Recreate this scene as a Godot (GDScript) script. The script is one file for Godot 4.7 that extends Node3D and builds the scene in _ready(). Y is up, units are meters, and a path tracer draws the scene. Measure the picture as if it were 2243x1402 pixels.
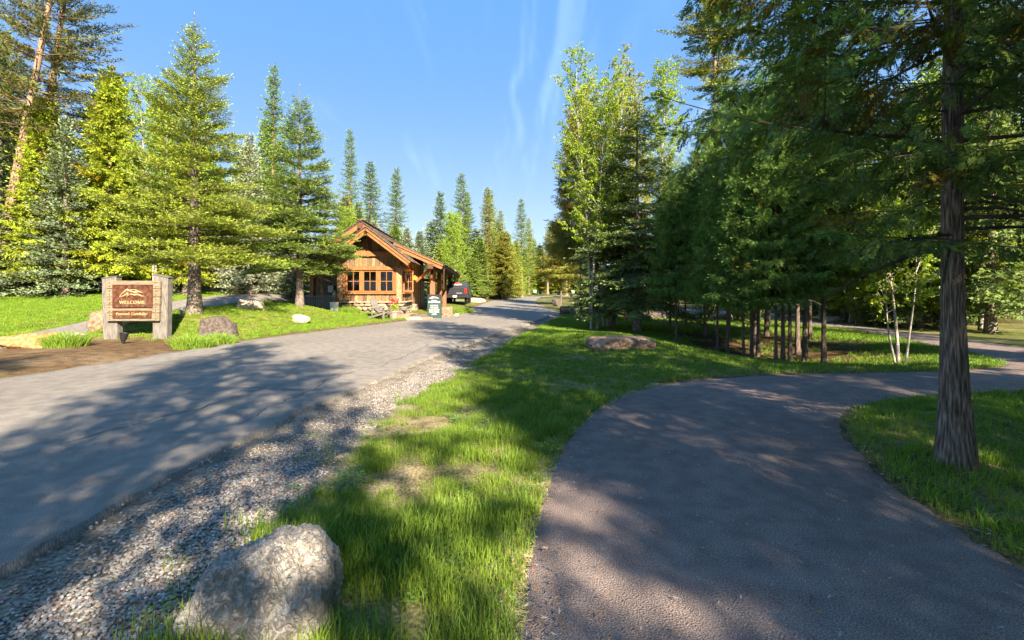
extends Node3D

# ---------------------------------------------------------------- mesh helpers
class Mb:
	var v := PackedVector3Array()
	var n := PackedVector3Array()
	var c := PackedColorArray()
	var u := PackedVector2Array()
	var u2 := PackedVector2Array()
	var i := PackedInt32Array()

	func kite(p: Vector3, d: Vector3, s: Vector3, col: Color) -> void:   # a leaf: base, two shoulders, tip
		var k := v.size()
		v.append(p)
		v.append(p + d * 0.42 + s)
		v.append(p + d)
		v.append(p + d * 0.42 - s)
		c.append(col); c.append(col); c.append(col); c.append(col)
		i.append(k); i.append(k + 1); i.append(k + 2)
		i.append(k); i.append(k + 2); i.append(k + 3)

	func quad(a: Vector3, b: Vector3, e: Vector3, f: Vector3, col := Color.WHITE) -> void:   # clockwise seen from the front
		var k := v.size()
		v.append(a); v.append(b); v.append(e); v.append(f)
		for q in 4: c.append(col)
		i.append(k); i.append(k + 1); i.append(k + 2)
		i.append(k); i.append(k + 2); i.append(k + 3)

	func tri(a: Vector3, b: Vector3, e: Vector3, col := Color.WHITE) -> void:
		var k := v.size()
		v.append(a); v.append(b); v.append(e)
		for q in 3: c.append(col)
		i.append(k); i.append(k + 1); i.append(k + 2)

	func mesh() -> ArrayMesh:
		var a := []
		a.resize(Mesh.ARRAY_MAX)
		a[Mesh.ARRAY_VERTEX] = v
		if n.size() == v.size() and n.size() > 0: a[Mesh.ARRAY_NORMAL] = n
		if c.size() == v.size(): a[Mesh.ARRAY_COLOR] = c
		if u.size() == v.size(): a[Mesh.ARRAY_TEX_UV] = u
		if u2.size() == v.size() and u2.size() > 0: a[Mesh.ARRAY_TEX_UV2] = u2
		a[Mesh.ARRAY_INDEX] = i
		var m := ArrayMesh.new()
		m.add_surface_from_arrays(Mesh.PRIMITIVE_TRIANGLES, a)
		return m

var M := {}
var used := {}
var R := RandomNumberGenerator.new()
var NZ := FastNoiseLite.new()
var boxes := {}

func lin(r: float, g: float, b: float) -> Color:
	return Color(r, g, b).linear_to_srgb()

func numbered(called: String) -> String:
	if not used.has(called):
		used[called] = 0
		return called
	used[called] += 1
	return "%s_%03d" % [called, used[called]]

func tag(o: Node3D, label: String, category: String, group := "", kind := "") -> Node3D:
	if label: o.set_meta("label", label)
	if category: o.set_meta("category", category)
	if group: o.set_meta("group", group)
	if kind: o.set_meta("kind", kind)
	return o

func thing(called: String, label: String, category: String, at := Vector3.ZERO, turn := 0.0, group := "") -> Node3D:
	var o := Node3D.new()
	o.name = numbered(called)
	add_child(o, true)
	o.position = at
	o.rotation.y = turn
	tag(o, label, category, group)
	return o

func put(called: String, mesh: Mesh, m: Material, parent: Node3D = null, at := Vector3.ZERO, b := Basis.IDENTITY) -> MeshInstance3D:
	var o := MeshInstance3D.new()
	o.name = called if parent else numbered(called)
	o.mesh = mesh
	o.material_override = m
	o.transform = Transform3D(b, at)
	(parent if parent else self).add_child(o, true)
	return o

func many(called: String, mesh: Mesh, m: Material, xf: Array, cols: PackedColorArray, label: String, category: String, parent: Node3D = null) -> MultiMeshInstance3D:
	var mm := MultiMesh.new()
	mm.transform_format = MultiMesh.TRANSFORM_3D
	mm.use_colors = cols.size() > 0
	mm.mesh = mesh
	mm.instance_count = xf.size()
	for k in xf.size():
		mm.set_instance_transform(k, xf[k])
		if cols.size(): mm.set_instance_color(k, cols[k])
	var o := MultiMeshInstance3D.new()
	o.name = called if parent else numbered(called)
	o.multimesh = mm
	o.material_override = m
	(parent if parent else self).add_child(o, true)
	tag(o, label, category, "", "stuff")
	return o

func smooth(a: float, b: float, x: float) -> float:
	var t := clampf((x - a) / (b - a), 0.0, 1.0)
	return t * t * (3.0 - 2.0 * t)

func table(t: Array, x: float) -> float:       # t: [x0, y0, x1, y1, ...] smooth between
	var k := t.size() / 2
	if x <= t[0]: return t[1]
	for q in range(1, k):
		if x <= t[q * 2]:
			var f: float = (x - t[q * 2 - 2]) / (t[q * 2] - t[q * 2 - 2])
			var y0: float = t[maxi(q - 2, 0) * 2 + 1]
			return cubic_interpolate(t[q * 2 - 1], t[q * 2 + 1], y0, t[mini(q + 1, k - 1) * 2 + 1], f)
	return t[k * 2 - 1]

# a box with chamfered edges, about its centre
func bx(size: Vector3, bev := 0.01) -> ArrayMesh:
	var key := "%.3f %.3f %.3f %.3f" % [size.x, size.y, size.z, bev]
	if boxes.has(key): return boxes[key]
	var m := Mb.new()
	add_bx(m, Transform3D.IDENTITY, size, bev)
	boxes[key] = m.mesh()
	return boxes[key]

func add_bx(m: Mb, x: Transform3D, size: Vector3, bev := 0.01, col := Color.WHITE) -> void:
	var h := size * 0.5
	bev = minf(bev, minf(h.x, minf(h.y, h.z)) * 0.6)
	var ax := [Vector3.RIGHT, Vector3.UP, Vector3.BACK]
	for a in 3:
		for s in [-1.0, 1.0]:
			var b := (a + 1) % 3
			var e := (a + 2) % 3
			var q := []
			for w in [[-1, -1], [1, -1], [1, 1], [-1, 1]]:
				q.append(x * (ax[a] * h[a] * s + ax[b] * (h[b] - bev) * w[0] + ax[e] * (h[e] - bev) * w[1]))
			if s > 0: m.quad(q[3], q[2], q[1], q[0], col)
			else: m.quad(q[0], q[1], q[2], q[3], col)
	for a in 3:
		var b := (a + 1) % 3
		var e := (a + 2) % 3
		for s in [-1.0, 1.0]:
			for t in [-1.0, 1.0]:
				var lo: Vector3 = ax[a] * (h[a] - bev)
				var p1: Vector3 = ax[b] * h[b] * s + ax[e] * (h[e] - bev) * t
				var p2: Vector3 = ax[b] * (h[b] - bev) * s + ax[e] * h[e] * t
				var w1: Vector3 = x * (p1 - lo)
				var w2: Vector3 = x * (p1 + lo)
				var w3: Vector3 = x * (p2 + lo)
				var w4: Vector3 = x * (p2 - lo)
				if s * t > 0: m.quad(w4, w3, w2, w1, col)
				else: m.quad(w1, w2, w3, w4, col)
	for sx in [-1.0, 1.0]:
		for sy in [-1.0, 1.0]:
			for sz in [-1.0, 1.0]:
				var g := Vector3(sx, sy, sz)
				var k := (h - Vector3.ONE * bev) * g
				var p: Vector3 = x * (k + Vector3(bev * sx, 0, 0))
				var q: Vector3 = x * (k + Vector3(0, bev * sy, 0))
				var r: Vector3 = x * (k + Vector3(0, 0, bev * sz))
				if sx * sy * sz > 0: m.tri(p, r, q, col)
				else: m.tri(p, q, r, col)

# a round bar through points; radii per point; smooth normals, u round, v along (metres)
func tube(m: Mb, pts: PackedVector3Array, rad: PackedFloat32Array, sides := 8, rough := 0.0, sd := 0, col := Color.WHITE, cap := true) -> void:
	var base := m.v.size()
	var along := 0.0
	var up := Vector3.RIGHT
	for k in pts.size():
		var t := (pts[mini(k + 1, pts.size() - 1)] - pts[maxi(k - 1, 0)]).normalized()
		if absf(up.dot(t)) > 0.9: up = Vector3.FORWARD
		var a := (up - t * up.dot(t)).normalized()
		var b := t.cross(a)
		up = a
		if k > 0: along += pts[k].distance_to(pts[k - 1])
		for s in sides + 1:
			var w := TAU * s / sides
			var d := a * cos(w) + b * sin(w)
			var r := rad[k]
			if rough > 0.0: r *= 1.0 + rough * NZ.get_noise_3d(cos(w) * 35.0 + sd * 17.0, sin(w) * 35.0, along * 28.0)
			m.v.append(pts[k] + d * r)
			m.n.append(d)
			m.c.append(col)
			m.u.append(Vector2(float(s) / sides, along))
	for k in pts.size() - 1:
		for s in sides:
			var p := base + k * (sides + 1) + s
			var q := p + sides + 1
			m.i.append(p); m.i.append(q + 1); m.i.append(p + 1)
			m.i.append(p); m.i.append(q); m.i.append(q + 1)
	if cap:
		for e in [0, pts.size() - 1]:
			var k: int = e
			var o := m.v.size()
			var t := (pts[k] - pts[1 if k == 0 else k - 1]).normalized()
			m.v.append(pts[k]); m.n.append(t); m.c.append(col); m.u.append(Vector2(0.5, along))
			for s in sides:
				var p := base + k * (sides + 1) + s
				if k == 0: m.i.append(o); m.i.append(p); m.i.append(p + 1)
				else: m.i.append(o); m.i.append(p + 1); m.i.append(p)

# a turned shape: profile of (radius, height)
func lathe(m: Mb, prof: Array, sides := 16, at := Vector3.ZERO, col := Color.WHITE) -> void:
	for k in prof.size() - 1:
		var p: Vector2 = prof[k]
		var q: Vector2 = prof[k + 1]
		for s in sides:
			var a := TAU * s / sides
			var b := TAU * (s + 1) / sides
			m.quad(at + Vector3(cos(a) * p.x, p.y, sin(a) * p.x), at + Vector3(cos(a) * q.x, q.y, sin(a) * q.x), at + Vector3(cos(b) * q.x, q.y, sin(b) * q.x), at + Vector3(cos(b) * p.x, p.y, sin(b) * p.x), col)

# a stone: a ball cut by planes (normal, distance), roughened, then stretched
func stone(planes: Array, size: Vector3, rough := 0.06, res := 14, sd := 0, soft := 10.0, fine := 0.015, crag := 0.0) -> ArrayMesh:
	var st := SurfaceTool.new()
	st.begin(Mesh.PRIMITIVE_TRIANGLES)
	st.set_smooth_group(0)
	var fn := [[Vector3.RIGHT, Vector3.UP, Vector3.BACK], [Vector3.LEFT, Vector3.UP, Vector3.FORWARD], [Vector3.UP, Vector3.BACK, Vector3.RIGHT], [Vector3.DOWN, Vector3.BACK, Vector3.LEFT], [Vector3.BACK, Vector3.RIGHT, Vector3.UP], [Vector3.FORWARD, Vector3.RIGHT, Vector3.DOWN]]
	for f in fn:
		var g := []
		for a in res + 1:
			var row := PackedVector3Array()
			for b in res + 1:
				var x := tan((float(a) / res * 2.0 - 1.0) * PI / 4)
				var y := tan((float(b) / res * 2.0 - 1.0) * PI / 4)
				var d: Vector3 = (f[0] + f[1] * x + f[2] * y).normalized()
				var acc := 0.0
				for p in planes:
					var e: float = d.dot(p[0]) / p[1]
					if e > 0.0: acc += pow(e, soft)
				var r := 1.0 / pow(maxf(acc, 0.0001), 1.0 / soft)
				r = minf(r, 1.6)
				var q := d * r
				r *= 1.0 + rough * 2.0 * NZ.get_noise_3d(q.x * 90.0 + sd * 31.0, q.y * 90.0, q.z * 90.0)
				if crag > 0.0:
					var g1 := 1.0 - absf(NZ.get_noise_3d(q.x * 150.0 + 40.0 * NZ.get_noise_3d(q.y * 60.0, q.z * 60.0, q.x * 60.0), q.y * 110.0, q.z * 110.0 + sd)) * 2.2
					var g2 := 1.0 - absf(NZ.get_noise_3d(q.x * 330.0, q.y * 260.0 + 60.0 * NZ.get_noise_3d(q.x * 90.0, q.y * 90.0, 5.0), q.z * 260.0 + sd * 3.0)) * 2.4
					r += crag * (g1 * absf(g1) + 0.5 * g2 * absf(g2) - 0.5)
				if fine > 0.0:
					r += fine * (absf(NZ.get_noise_3d(q.x * 420.0 + sd * 11.0, q.y * 420.0, q.z * 420.0)) * 3.0 - 0.6)
					r += fine * 0.5 * NZ.get_noise_3d(q.x * 1400.0, q.y * 1400.0 + sd, q.z * 1400.0) * 2.0
				row.append(d * r * size)
			g.append(row)
		for a in res:
			for b in res:
				for w in [[a, b], [a + 1, b + 1], [a + 1, b], [a, b], [a, b + 1], [a + 1, b + 1]]:
					st.add_vertex(g[w[0]][w[1]])
	st.index()
	st.generate_normals()
	return st.commit()

func stone_planes(sd: int, count := 9, lo := 0.72, hi := 1.0) -> Array:
	var r := RandomNumberGenerator.new()
	r.seed = sd
	var a := []
	for k in 3:
		for s in [-1.0, 1.0]:
			var b := Vector3(r.randf_range(-0.25, 0.25), r.randf_range(-0.25, 0.25), r.randf_range(-0.25, 0.25))
			b[k] += s
			a.append([b.normalized(), r.randf_range(0.9, 1.0)])
	for k in count:
		var d := Vector3(r.randfn(), r.randfn(), r.randfn()).normalized()
		a.append([d, r.randf_range(lo, hi)])
	return a

# ---------------------------------------------------------------- materials
func ntex(sd: int, freq: float, oct: int, ramp: Array, size := 512, kind := FastNoiseLite.TYPE_SIMPLEX_SMOOTH, warp := 0.0) -> NoiseTexture2D:
	var n := FastNoiseLite.new()
	n.noise_type = kind
	n.seed = sd
	n.frequency = freq
	n.fractal_octaves = oct
	if kind == FastNoiseLite.TYPE_CELLULAR:
		n.cellular_return_type = FastNoiseLite.RETURN_CELL_VALUE
		n.fractal_type = FastNoiseLite.FRACTAL_NONE
	if warp > 0.0:
		n.domain_warp_enabled = true
		n.domain_warp_amplitude = warp
		n.domain_warp_frequency = freq * 1.5
	var t := NoiseTexture2D.new()
	t.width = size
	t.height = size
	t.seamless = true
	t.noise = n
	if ramp.size():
		var g := Gradient.new()
		var off := PackedFloat32Array()
		var cs := PackedColorArray()
		for k in range(0, ramp.size(), 2):
			off.append(ramp[k])
			cs.append(ramp[k + 1])
		g.offsets = off
		g.colors = cs
		t.color_ramp = g
	return t

func mat(col: Color, rough := 0.85) -> StandardMaterial3D:
	var m := StandardMaterial3D.new()
	m.albedo_color = col
	m.roughness = rough
	m.metallic_specular = 0.4
	return m

func tri_mat(tex: Texture2D, scale: Vector3, bump: Texture2D, depth: float, rough := 0.85, world := false, tint := Color.WHITE) -> StandardMaterial3D:
	var m := mat(tint, rough)
	m.albedo_texture = tex
	m.uv1_triplanar = true
	m.uv1_world_triplanar = world
	m.uv1_scale = scale
	m.uv1_triplanar_sharpness = 4.0
	if bump:
		m.heightmap_enabled = true
		m.heightmap_texture = bump
		m.heightmap_scale = depth
	return m

func leaf_mat(col: Color, through := 0.4, rough := 0.55) -> StandardMaterial3D:
	var m := mat(col, rough)
	m.vertex_color_use_as_albedo = true
	m.metallic_specular = 0.35
	m.backlight_enabled = true
	m.backlight = Color(through, through, through * 0.75).linear_to_srgb()
	return m

func make_materials() -> void:
	var W := Color.WHITE
	var grain := ntex(3, 0.02, 5, [0.0, Color(0.15, 0.15, 0.15), 0.45, Color(0.62, 0.62, 0.62), 1.0, W], 512)
	var rockb := ntex(5, 0.012, 6, [0.0, Color.BLACK, 1.0, W], 512, FastNoiseLite.TYPE_SIMPLEX_SMOOTH, 30.0)
	var speck := ntex(6, 0.35, 2, [0.0, Color(0.5, 0.5, 0.5), 0.5, Color(0.78, 0.78, 0.78), 1.0, W], 512)
	M.grain = grain
	M.rockb = rockb
	# ground: colour varied by blades and litter, tinted per place
	var gt := ntex(11, 0.06, 5, [0.0, Color(0.55, 0.5, 0.45), 0.45, Color(0.8, 0.8, 0.78), 0.7, Color(0.95, 0.95, 0.88), 1.0, W], 1024)
	var gm := mat(W, 0.95)
	gm.vertex_color_use_as_albedo = true
	gm.albedo_texture = gt
	gm.uv1_scale = Vector3(0.45, 0.45, 0.45)
	gm.detail_enabled = true
	gm.detail_albedo = ntex(12, 0.03, 4, [0.0, Color(0.62, 0.62, 0.6), 0.5, Color(0.9, 0.9, 0.9), 1.0, W], 512)
	gm.detail_blend_mode = BaseMaterial3D.BLEND_MODE_MUL
	gm.detail_uv_layer = BaseMaterial3D.DETAIL_UV_2
	gm.heightmap_enabled = true
	gm.heightmap_texture = gt
	gm.heightmap_scale = 0.8
	gm.metallic_specular = 0.2
	M.ground = gm
	# asphalt: aggregate specks over slow staining
	var asp := ntex(21, 0.22, 4, [0.0, lin(0.12, 0.12, 0.12), 0.38, lin(0.25, 0.245, 0.24), 0.6, lin(0.34, 0.333, 0.325), 0.8, lin(0.48, 0.47, 0.45), 1.0, lin(0.62, 0.6, 0.58)], 1024)
	var stain := ntex(22, 0.012, 6, [0.0, Color(0.82, 0.82, 0.82), 0.4, Color(0.9, 0.9, 0.9), 0.6, Color(0.95, 0.95, 0.94), 1.0, W], 1024)
	var asp2 := ntex(23, 0.13, 3, [0.0, lin(0.1, 0.085, 0.08), 0.36, lin(0.24, 0.2, 0.185), 0.6, lin(0.34, 0.285, 0.265), 0.74, lin(0.43, 0.37, 0.345), 0.86, lin(0.62, 0.57, 0.53), 1.0, lin(0.8, 0.76, 0.72)], 1024)
	for a in [["road", Color(1.0, 0.97, 0.925), 0.5, asp], ["trail", Color(0.93, 0.91, 0.9), 0.6, asp2]]:
		var m := mat(a[1], 0.9)
		m.albedo_texture = a[3]
		m.uv1_scale = Vector3(a[2], a[2], 1)
		m.vertex_color_use_as_albedo = true
		m.heightmap_enabled = true
		m.heightmap_texture = a[3]
		m.heightmap_scale = 2.0
		m.detail_enabled = true
		m.detail_albedo = stain
		m.detail_blend_mode = BaseMaterial3D.BLEND_MODE_MUL
		m.detail_uv_layer = BaseMaterial3D.DETAIL_UV_2
		m.metallic_specular = 0.3
		M[a[0]] = m
	# woods: grain runs along the named axis
	var old := ntex(31, 0.025, 5, [0.0, lin(0.045, 0.03, 0.02), 0.35, lin(0.2, 0.135, 0.08), 0.6, lin(0.3, 0.21, 0.13), 1.0, lin(0.42, 0.32, 0.21)])
	var orange := ntex(32, 0.02, 5, [0.0, lin(0.120, 0.043, 0.014), 0.4, lin(0.253, 0.104, 0.032), 0.65, lin(0.314, 0.141, 0.049), 1.0, lin(0.376, 0.204, 0.083)])
	var grey := ntex(33, 0.025, 5, [0.0, lin(0.051, 0.045, 0.039), 0.35, lin(0.145, 0.133, 0.116), 0.65, lin(0.208, 0.195, 0.174), 1.0, lin(0.270, 0.254, 0.228)])
	var dark := ntex(34, 0.025, 5, [0.0, lin(0.03, 0.016, 0.01), 0.5, lin(0.1, 0.05, 0.028), 1.0, lin(0.17, 0.09, 0.05)])
	var tan_ := ntex(35, 0.025, 5, [0.0, lin(0.071, 0.051, 0.031), 0.35, lin(0.184, 0.143, 0.092), 0.65, lin(0.235, 0.189, 0.128), 1.0, lin(0.281, 0.235, 0.168)])
	var axes := {"x": Vector3(0.25, 2.6, 2.6), "y": Vector3(2.6, 0.25, 2.6), "z": Vector3(2.6, 2.6, 0.25)}
	for k in axes:
		M["old_" + k] = tri_mat(old, axes[k], old, 1.5, 0.85, true)
		M["orange_" + k] = tri_mat(orange, axes[k], orange, 0.8, 0.6, true)
		M["grey_" + k] = tri_mat(grey, axes[k], grey, 1.5, 0.9, true)
		M["dark_" + k] = tri_mat(dark, axes[k], dark, 1.0, 0.8, true)
		M["tan_" + k] = tri_mat(tan_, axes[k], tan_, 1.0, 0.85, true)
	M.porch = tri_mat(ntex(37, 0.02, 5, [0.0, lin(0.1, 0.04, 0.02), 0.45, lin(0.24, 0.11, 0.055), 1.0, lin(0.36, 0.19, 0.1)]), axes.y, grain, 0.8, 0.75, true)
	M.post_y = tri_mat(ntex(38, 0.02, 5, [0.0, lin(0.170, 0.085, 0.034), 0.4, lin(0.323, 0.187, 0.093), 0.7, lin(0.408, 0.264, 0.145), 1.0, lin(0.468, 0.340, 0.212)]), axes.y, grain, 0.8, 0.75, true)
	M.shingle = tri_mat(ntex(36, 0.05, 4, [0.0, lin(0.05, 0.035, 0.025), 0.5, lin(0.15, 0.11, 0.08), 1.0, lin(0.3, 0.24, 0.19)]), Vector3(1.2, 1.2, 1.2), grain, 1.0, 0.9, true)
	# stones
	var rk := func(sd: int, a: Color, b: Color, e: Color, s: float, dep: float) -> StandardMaterial3D:
		return tri_mat(ntex(sd, 0.018, 5, [0.0, a, 0.45, b, 0.7, e, 1.0, b], 512, FastNoiseLite.TYPE_SIMPLEX_SMOOTH, 18.0), Vector3.ONE * s, rockb, dep, 0.85)
	M.rock_grey = rk.call(41, lin(0.08, 0.075, 0.07), lin(0.235, 0.2, 0.155), lin(0.31, 0.28, 0.24), 2.2, 2.6)
	M.rock_front = tri_mat(ntex(47, 0.008, 6, [0.0, lin(0.261, 0.247, 0.226), 0.33, lin(0.377, 0.352, 0.318), 0.48, lin(0.445, 0.403, 0.339), 0.6, lin(0.418, 0.397, 0.362), 0.75, lin(0.479, 0.454, 0.410), 1.0, lin(0.534, 0.502, 0.458)], 1024, FastNoiseLite.TYPE_SIMPLEX_SMOOTH, 60.0), Vector3.ONE * 1.1, ntex(48, 0.014, 6, [0.0, Color.BLACK, 0.42, Color(0.45, 0.45, 0.45), 0.5, Color(0.95, 0.95, 0.95), 0.58, Color(0.5, 0.5, 0.5), 1.0, W], 1024, FastNoiseLite.TYPE_SIMPLEX_SMOOTH, 70.0), 4.0, 0.8)
	M.rock_brown = rk.call(42, lin(0.050, 0.039, 0.033), lin(0.094, 0.072, 0.061), lin(0.138, 0.116, 0.102), 1.0, 3.0)
	M.rock_pale = rk.call(43, lin(0.25, 0.2, 0.15), lin(0.45, 0.37, 0.29), lin(0.56, 0.48, 0.4), 1.0, 3.0)
	M.rock_tan = rk.call(44, lin(0.111, 0.072, 0.043), lin(0.230, 0.153, 0.098), lin(0.306, 0.221, 0.153), 0.9, 3.0)
	M.rock_orange = rk.call(45, lin(0.2, 0.09, 0.03), lin(0.36, 0.18, 0.06), lin(0.4, 0.26, 0.13), 1.0, 3.0)
	M.rock_cream = rk.call(46, lin(0.2, 0.15, 0.1), lin(0.42, 0.33, 0.23), lin(0.5, 0.43, 0.33), 1.5, 3.0)
	# bark: u round, v along
	var bk := func(sd: int, a: Color, b: Color, e: Color, s: Vector3, dep: float) -> StandardMaterial3D:
		var t := ntex(sd, 0.02, 5, [0.0, a, 0.4, b, 0.75, e, 1.0, e], 512, FastNoiseLite.TYPE_SIMPLEX_SMOOTH, 12.0)
		var m := mat(W, 0.95)
		m.albedo_texture = t
		m.uv1_scale = s
		m.heightmap_enabled = true
		m.heightmap_texture = t
		m.heightmap_scale = dep
		m.metallic_specular = 0.2
		return m
	M.bark_fir = bk.call(51, lin(0.05, 0.04, 0.033), lin(0.17, 0.14, 0.115), lin(0.3, 0.26, 0.22), Vector3(2, 0.6, 1), 4.0)
	M.bark_cedar = bk.call(52, lin(0.04, 0.03, 0.024), lin(0.15, 0.115, 0.09), lin(0.29, 0.24, 0.2), Vector3(2.5, 0.4, 1), 6.0)
	M.bark_pine = bk.call(53, lin(0.09, 0.055, 0.035), lin(0.3, 0.2, 0.13), lin(0.42, 0.3, 0.22), Vector3(2, 0.5, 1), 5.0)
	M.bark_birch = bk.call(54, lin(0.05, 0.042, 0.036), lin(0.33, 0.3, 0.26), lin(0.5, 0.46, 0.41), Vector3(0.5, 2.0, 1), 1.0)
	M.bark_aspen = bk.call(55, lin(0.08, 0.07, 0.05), lin(0.3, 0.28, 0.22), lin(0.45, 0.42, 0.35), Vector3(0.5, 1.2, 1), 1.0)
	# leaves
	M.fir = leaf_mat(lin(0.38, 0.5, 0.07), 0.4)
	M.fir_dark = leaf_mat(lin(0.2, 0.31, 0.09), 0.3)
	M.fir_mid = leaf_mat(lin(0.26, 0.4, 0.075), 0.35)
	M.spruce = leaf_mat(lin(0.27, 0.37, 0.21), 0.25)
	M.spruce_pale = leaf_mat(lin(0.4, 0.48, 0.32), 0.25)
	M.cedar_gold = leaf_mat(lin(0.4, 0.52, 0.04), 0.45)
	M.cedar_dark = leaf_mat(lin(0.19, 0.36, 0.07), 0.42)
	M.cedar_near = leaf_mat(lin(0.22, 0.4, 0.07), 0.45)
	M.cedar_brown = leaf_mat(lin(0.33, 0.36, 0.06), 0.45)
	M.pine = leaf_mat(lin(0.2, 0.22, 0.055), 0.25)
	M.larch = leaf_mat(lin(0.22, 0.36, 0.05), 0.4)
	M.larch_gold = leaf_mat(lin(0.34, 0.4, 0.04), 0.45)
	M.birch = leaf_mat(lin(0.4, 0.5, 0.035), 0.8)
	M.birch_warm = leaf_mat(lin(0.48, 0.46, 0.05), 0.8)
	M.aspen = leaf_mat(lin(0.42, 0.56, 0.05), 0.8)
	M.grass = leaf_mat(lin(0.32, 0.44, 0.07), 0.55, 0.5)
	M.lawn = leaf_mat(lin(0.3, 0.42, 0.05), 0.5, 0.6)
	M.straw = leaf_mat(lin(0.68, 0.57, 0.36), 0.3, 0.8)
	M.shrub = leaf_mat(lin(0.12, 0.2, 0.05), 0.4)
	# plain
	var pebble := mat(W, 0.75)
	pebble.vertex_color_use_as_albedo = true
	M.pebble = pebble
	var litter := mat(W, 0.9)
	litter.vertex_color_use_as_albedo = true
	M.litter = litter
	M.rust = tri_mat(ntex(61, 0.02, 5, [0.0, lin(0.048, 0.018, 0.010), 0.45, lin(0.110, 0.042, 0.020), 0.66, lin(0.144, 0.060, 0.031), 0.8, lin(0.134, 0.095, 0.082), 1.0, lin(0.177, 0.145, 0.132)], 512), Vector3.ONE * 0.6, null, 0, 0.55, false)
	M.rust.metallic = 0.25
	M.gold = mat(lin(0.62, 0.47, 0.24), 0.4)
	M.gold.metallic = 0.2
	M.iron = mat(lin(0.02, 0.02, 0.022), 0.5)
	M.steel = mat(lin(0.25, 0.26, 0.27), 0.4)
	M.steel.metallic = 0.6
	M.cap = mat(lin(0.2, 0.23, 0.24), 0.5)
	M.cap.metallic = 0.5
	M.white = mat(lin(0.75, 0.74, 0.7), 0.6)
	M.green_board = mat(lin(0.022, 0.055, 0.05), 0.55)
	M.black_board = mat(lin(0.015, 0.015, 0.016), 0.5)
	M.truck = mat(lin(0.012, 0.015, 0.022), 0.25)
	M.truck.clearcoat_enabled = true
	M.truck.clearcoat = 0.8
	M.rubber = mat(lin(0.02, 0.02, 0.02), 0.9)
	M.tail = mat(lin(0.5, 0.015, 0.012), 0.25)
	M.red = mat(lin(0.55, 0.02, 0.02), 0.5)
	var gl := mat(Color(0.06, 0.07, 0.07, 0.12), 0.04)
	gl.transparency = BaseMaterial3D.TRANSPARENCY_ALPHA
	M.glass = gl
	M.blue = mat(lin(0.02, 0.12, 0.5), 0.5)
	M.yellow = mat(lin(0.75, 0.42, 0.03), 0.6)
	M.orange = mat(lin(0.8, 0.22, 0.02), 0.5)
	M.pot = mat(lin(0.42, 0.25, 0.22), 0.7)
	M.box_green = mat(lin(0.03, 0.07, 0.05), 0.6)
	M.sign_green = mat(lin(0.2, 0.42, 0.2), 0.5)
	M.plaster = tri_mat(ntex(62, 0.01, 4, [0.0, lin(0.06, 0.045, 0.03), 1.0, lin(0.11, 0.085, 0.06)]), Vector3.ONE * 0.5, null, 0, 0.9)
	var glow := mat(lin(0.8, 0.4, 0.1), 0.5)
	glow.emission_enabled = true
	glow.emission = Color(1.0, 0.6, 0.2)
	glow.emission_energy_multiplier = 0.5
	M.glow = glow

# ---------------------------------------------------------------- trees
# a spray: a twig with leaflets on both sides, thinning to the tip
func spray(f: Mb, r: RandomNumberGenerator, pos: Vector3, td: Vector3, nrm: Vector3, tl: float, p: Dictionary, col: Color) -> void:
	var lat := td.cross(nrm).normalized()
	var nn := lat.cross(td)
	if p.has("inst"):      # a whole feathered frond, placed
		p.inst.append(Transform3D(Basis(lat * tl, nn * tl, td * tl), pos))
		p.tint.append(col)
		return
	var ls: float = p.ls
	var n := maxi(2, int(tl / ls))
	var droop: float = p.get("droop", 0.0)
	var ll: float = p.ll
	var lw: float = p.lw
	var lhang: float = p.get("lhang", 0.0)
	var lift: float = p.get("lift", 0.35)
	var out: float = p.get("out", 0.85)
	for k in n:
		var u := (k + 0.4) / n
		var pp := pos + td * (tl * u) - Vector3(0, droop * tl * u * u, 0)
		var l := ll * (1.12 - 0.65 * u)
		for sg in 2:
			var s := 1.0 if sg == 0 else -1.0
			var d := (td * 0.7 + lat * (s * out) + nn * r.randf_range(-lift, lift) - Vector3(0, lhang * r.randf(), 0)).normalized()
			var side := (td * 0.6 - lat * (s * 0.6) + nn * r.randf_range(-0.6, 0.6)).normalized()
			side = (side - d * side.dot(d)).normalized()
			f.kite(pp, d * (l * r.randf_range(0.75, 1.2)), side * lw, col * r.randf_range(0.82, 1.0))
	var e := pos + td * tl * 0.92 - Vector3(0, droop * tl * 0.85, 0)
	f.kite(e, td * ll * 0.9, nn * lw, col)

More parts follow.
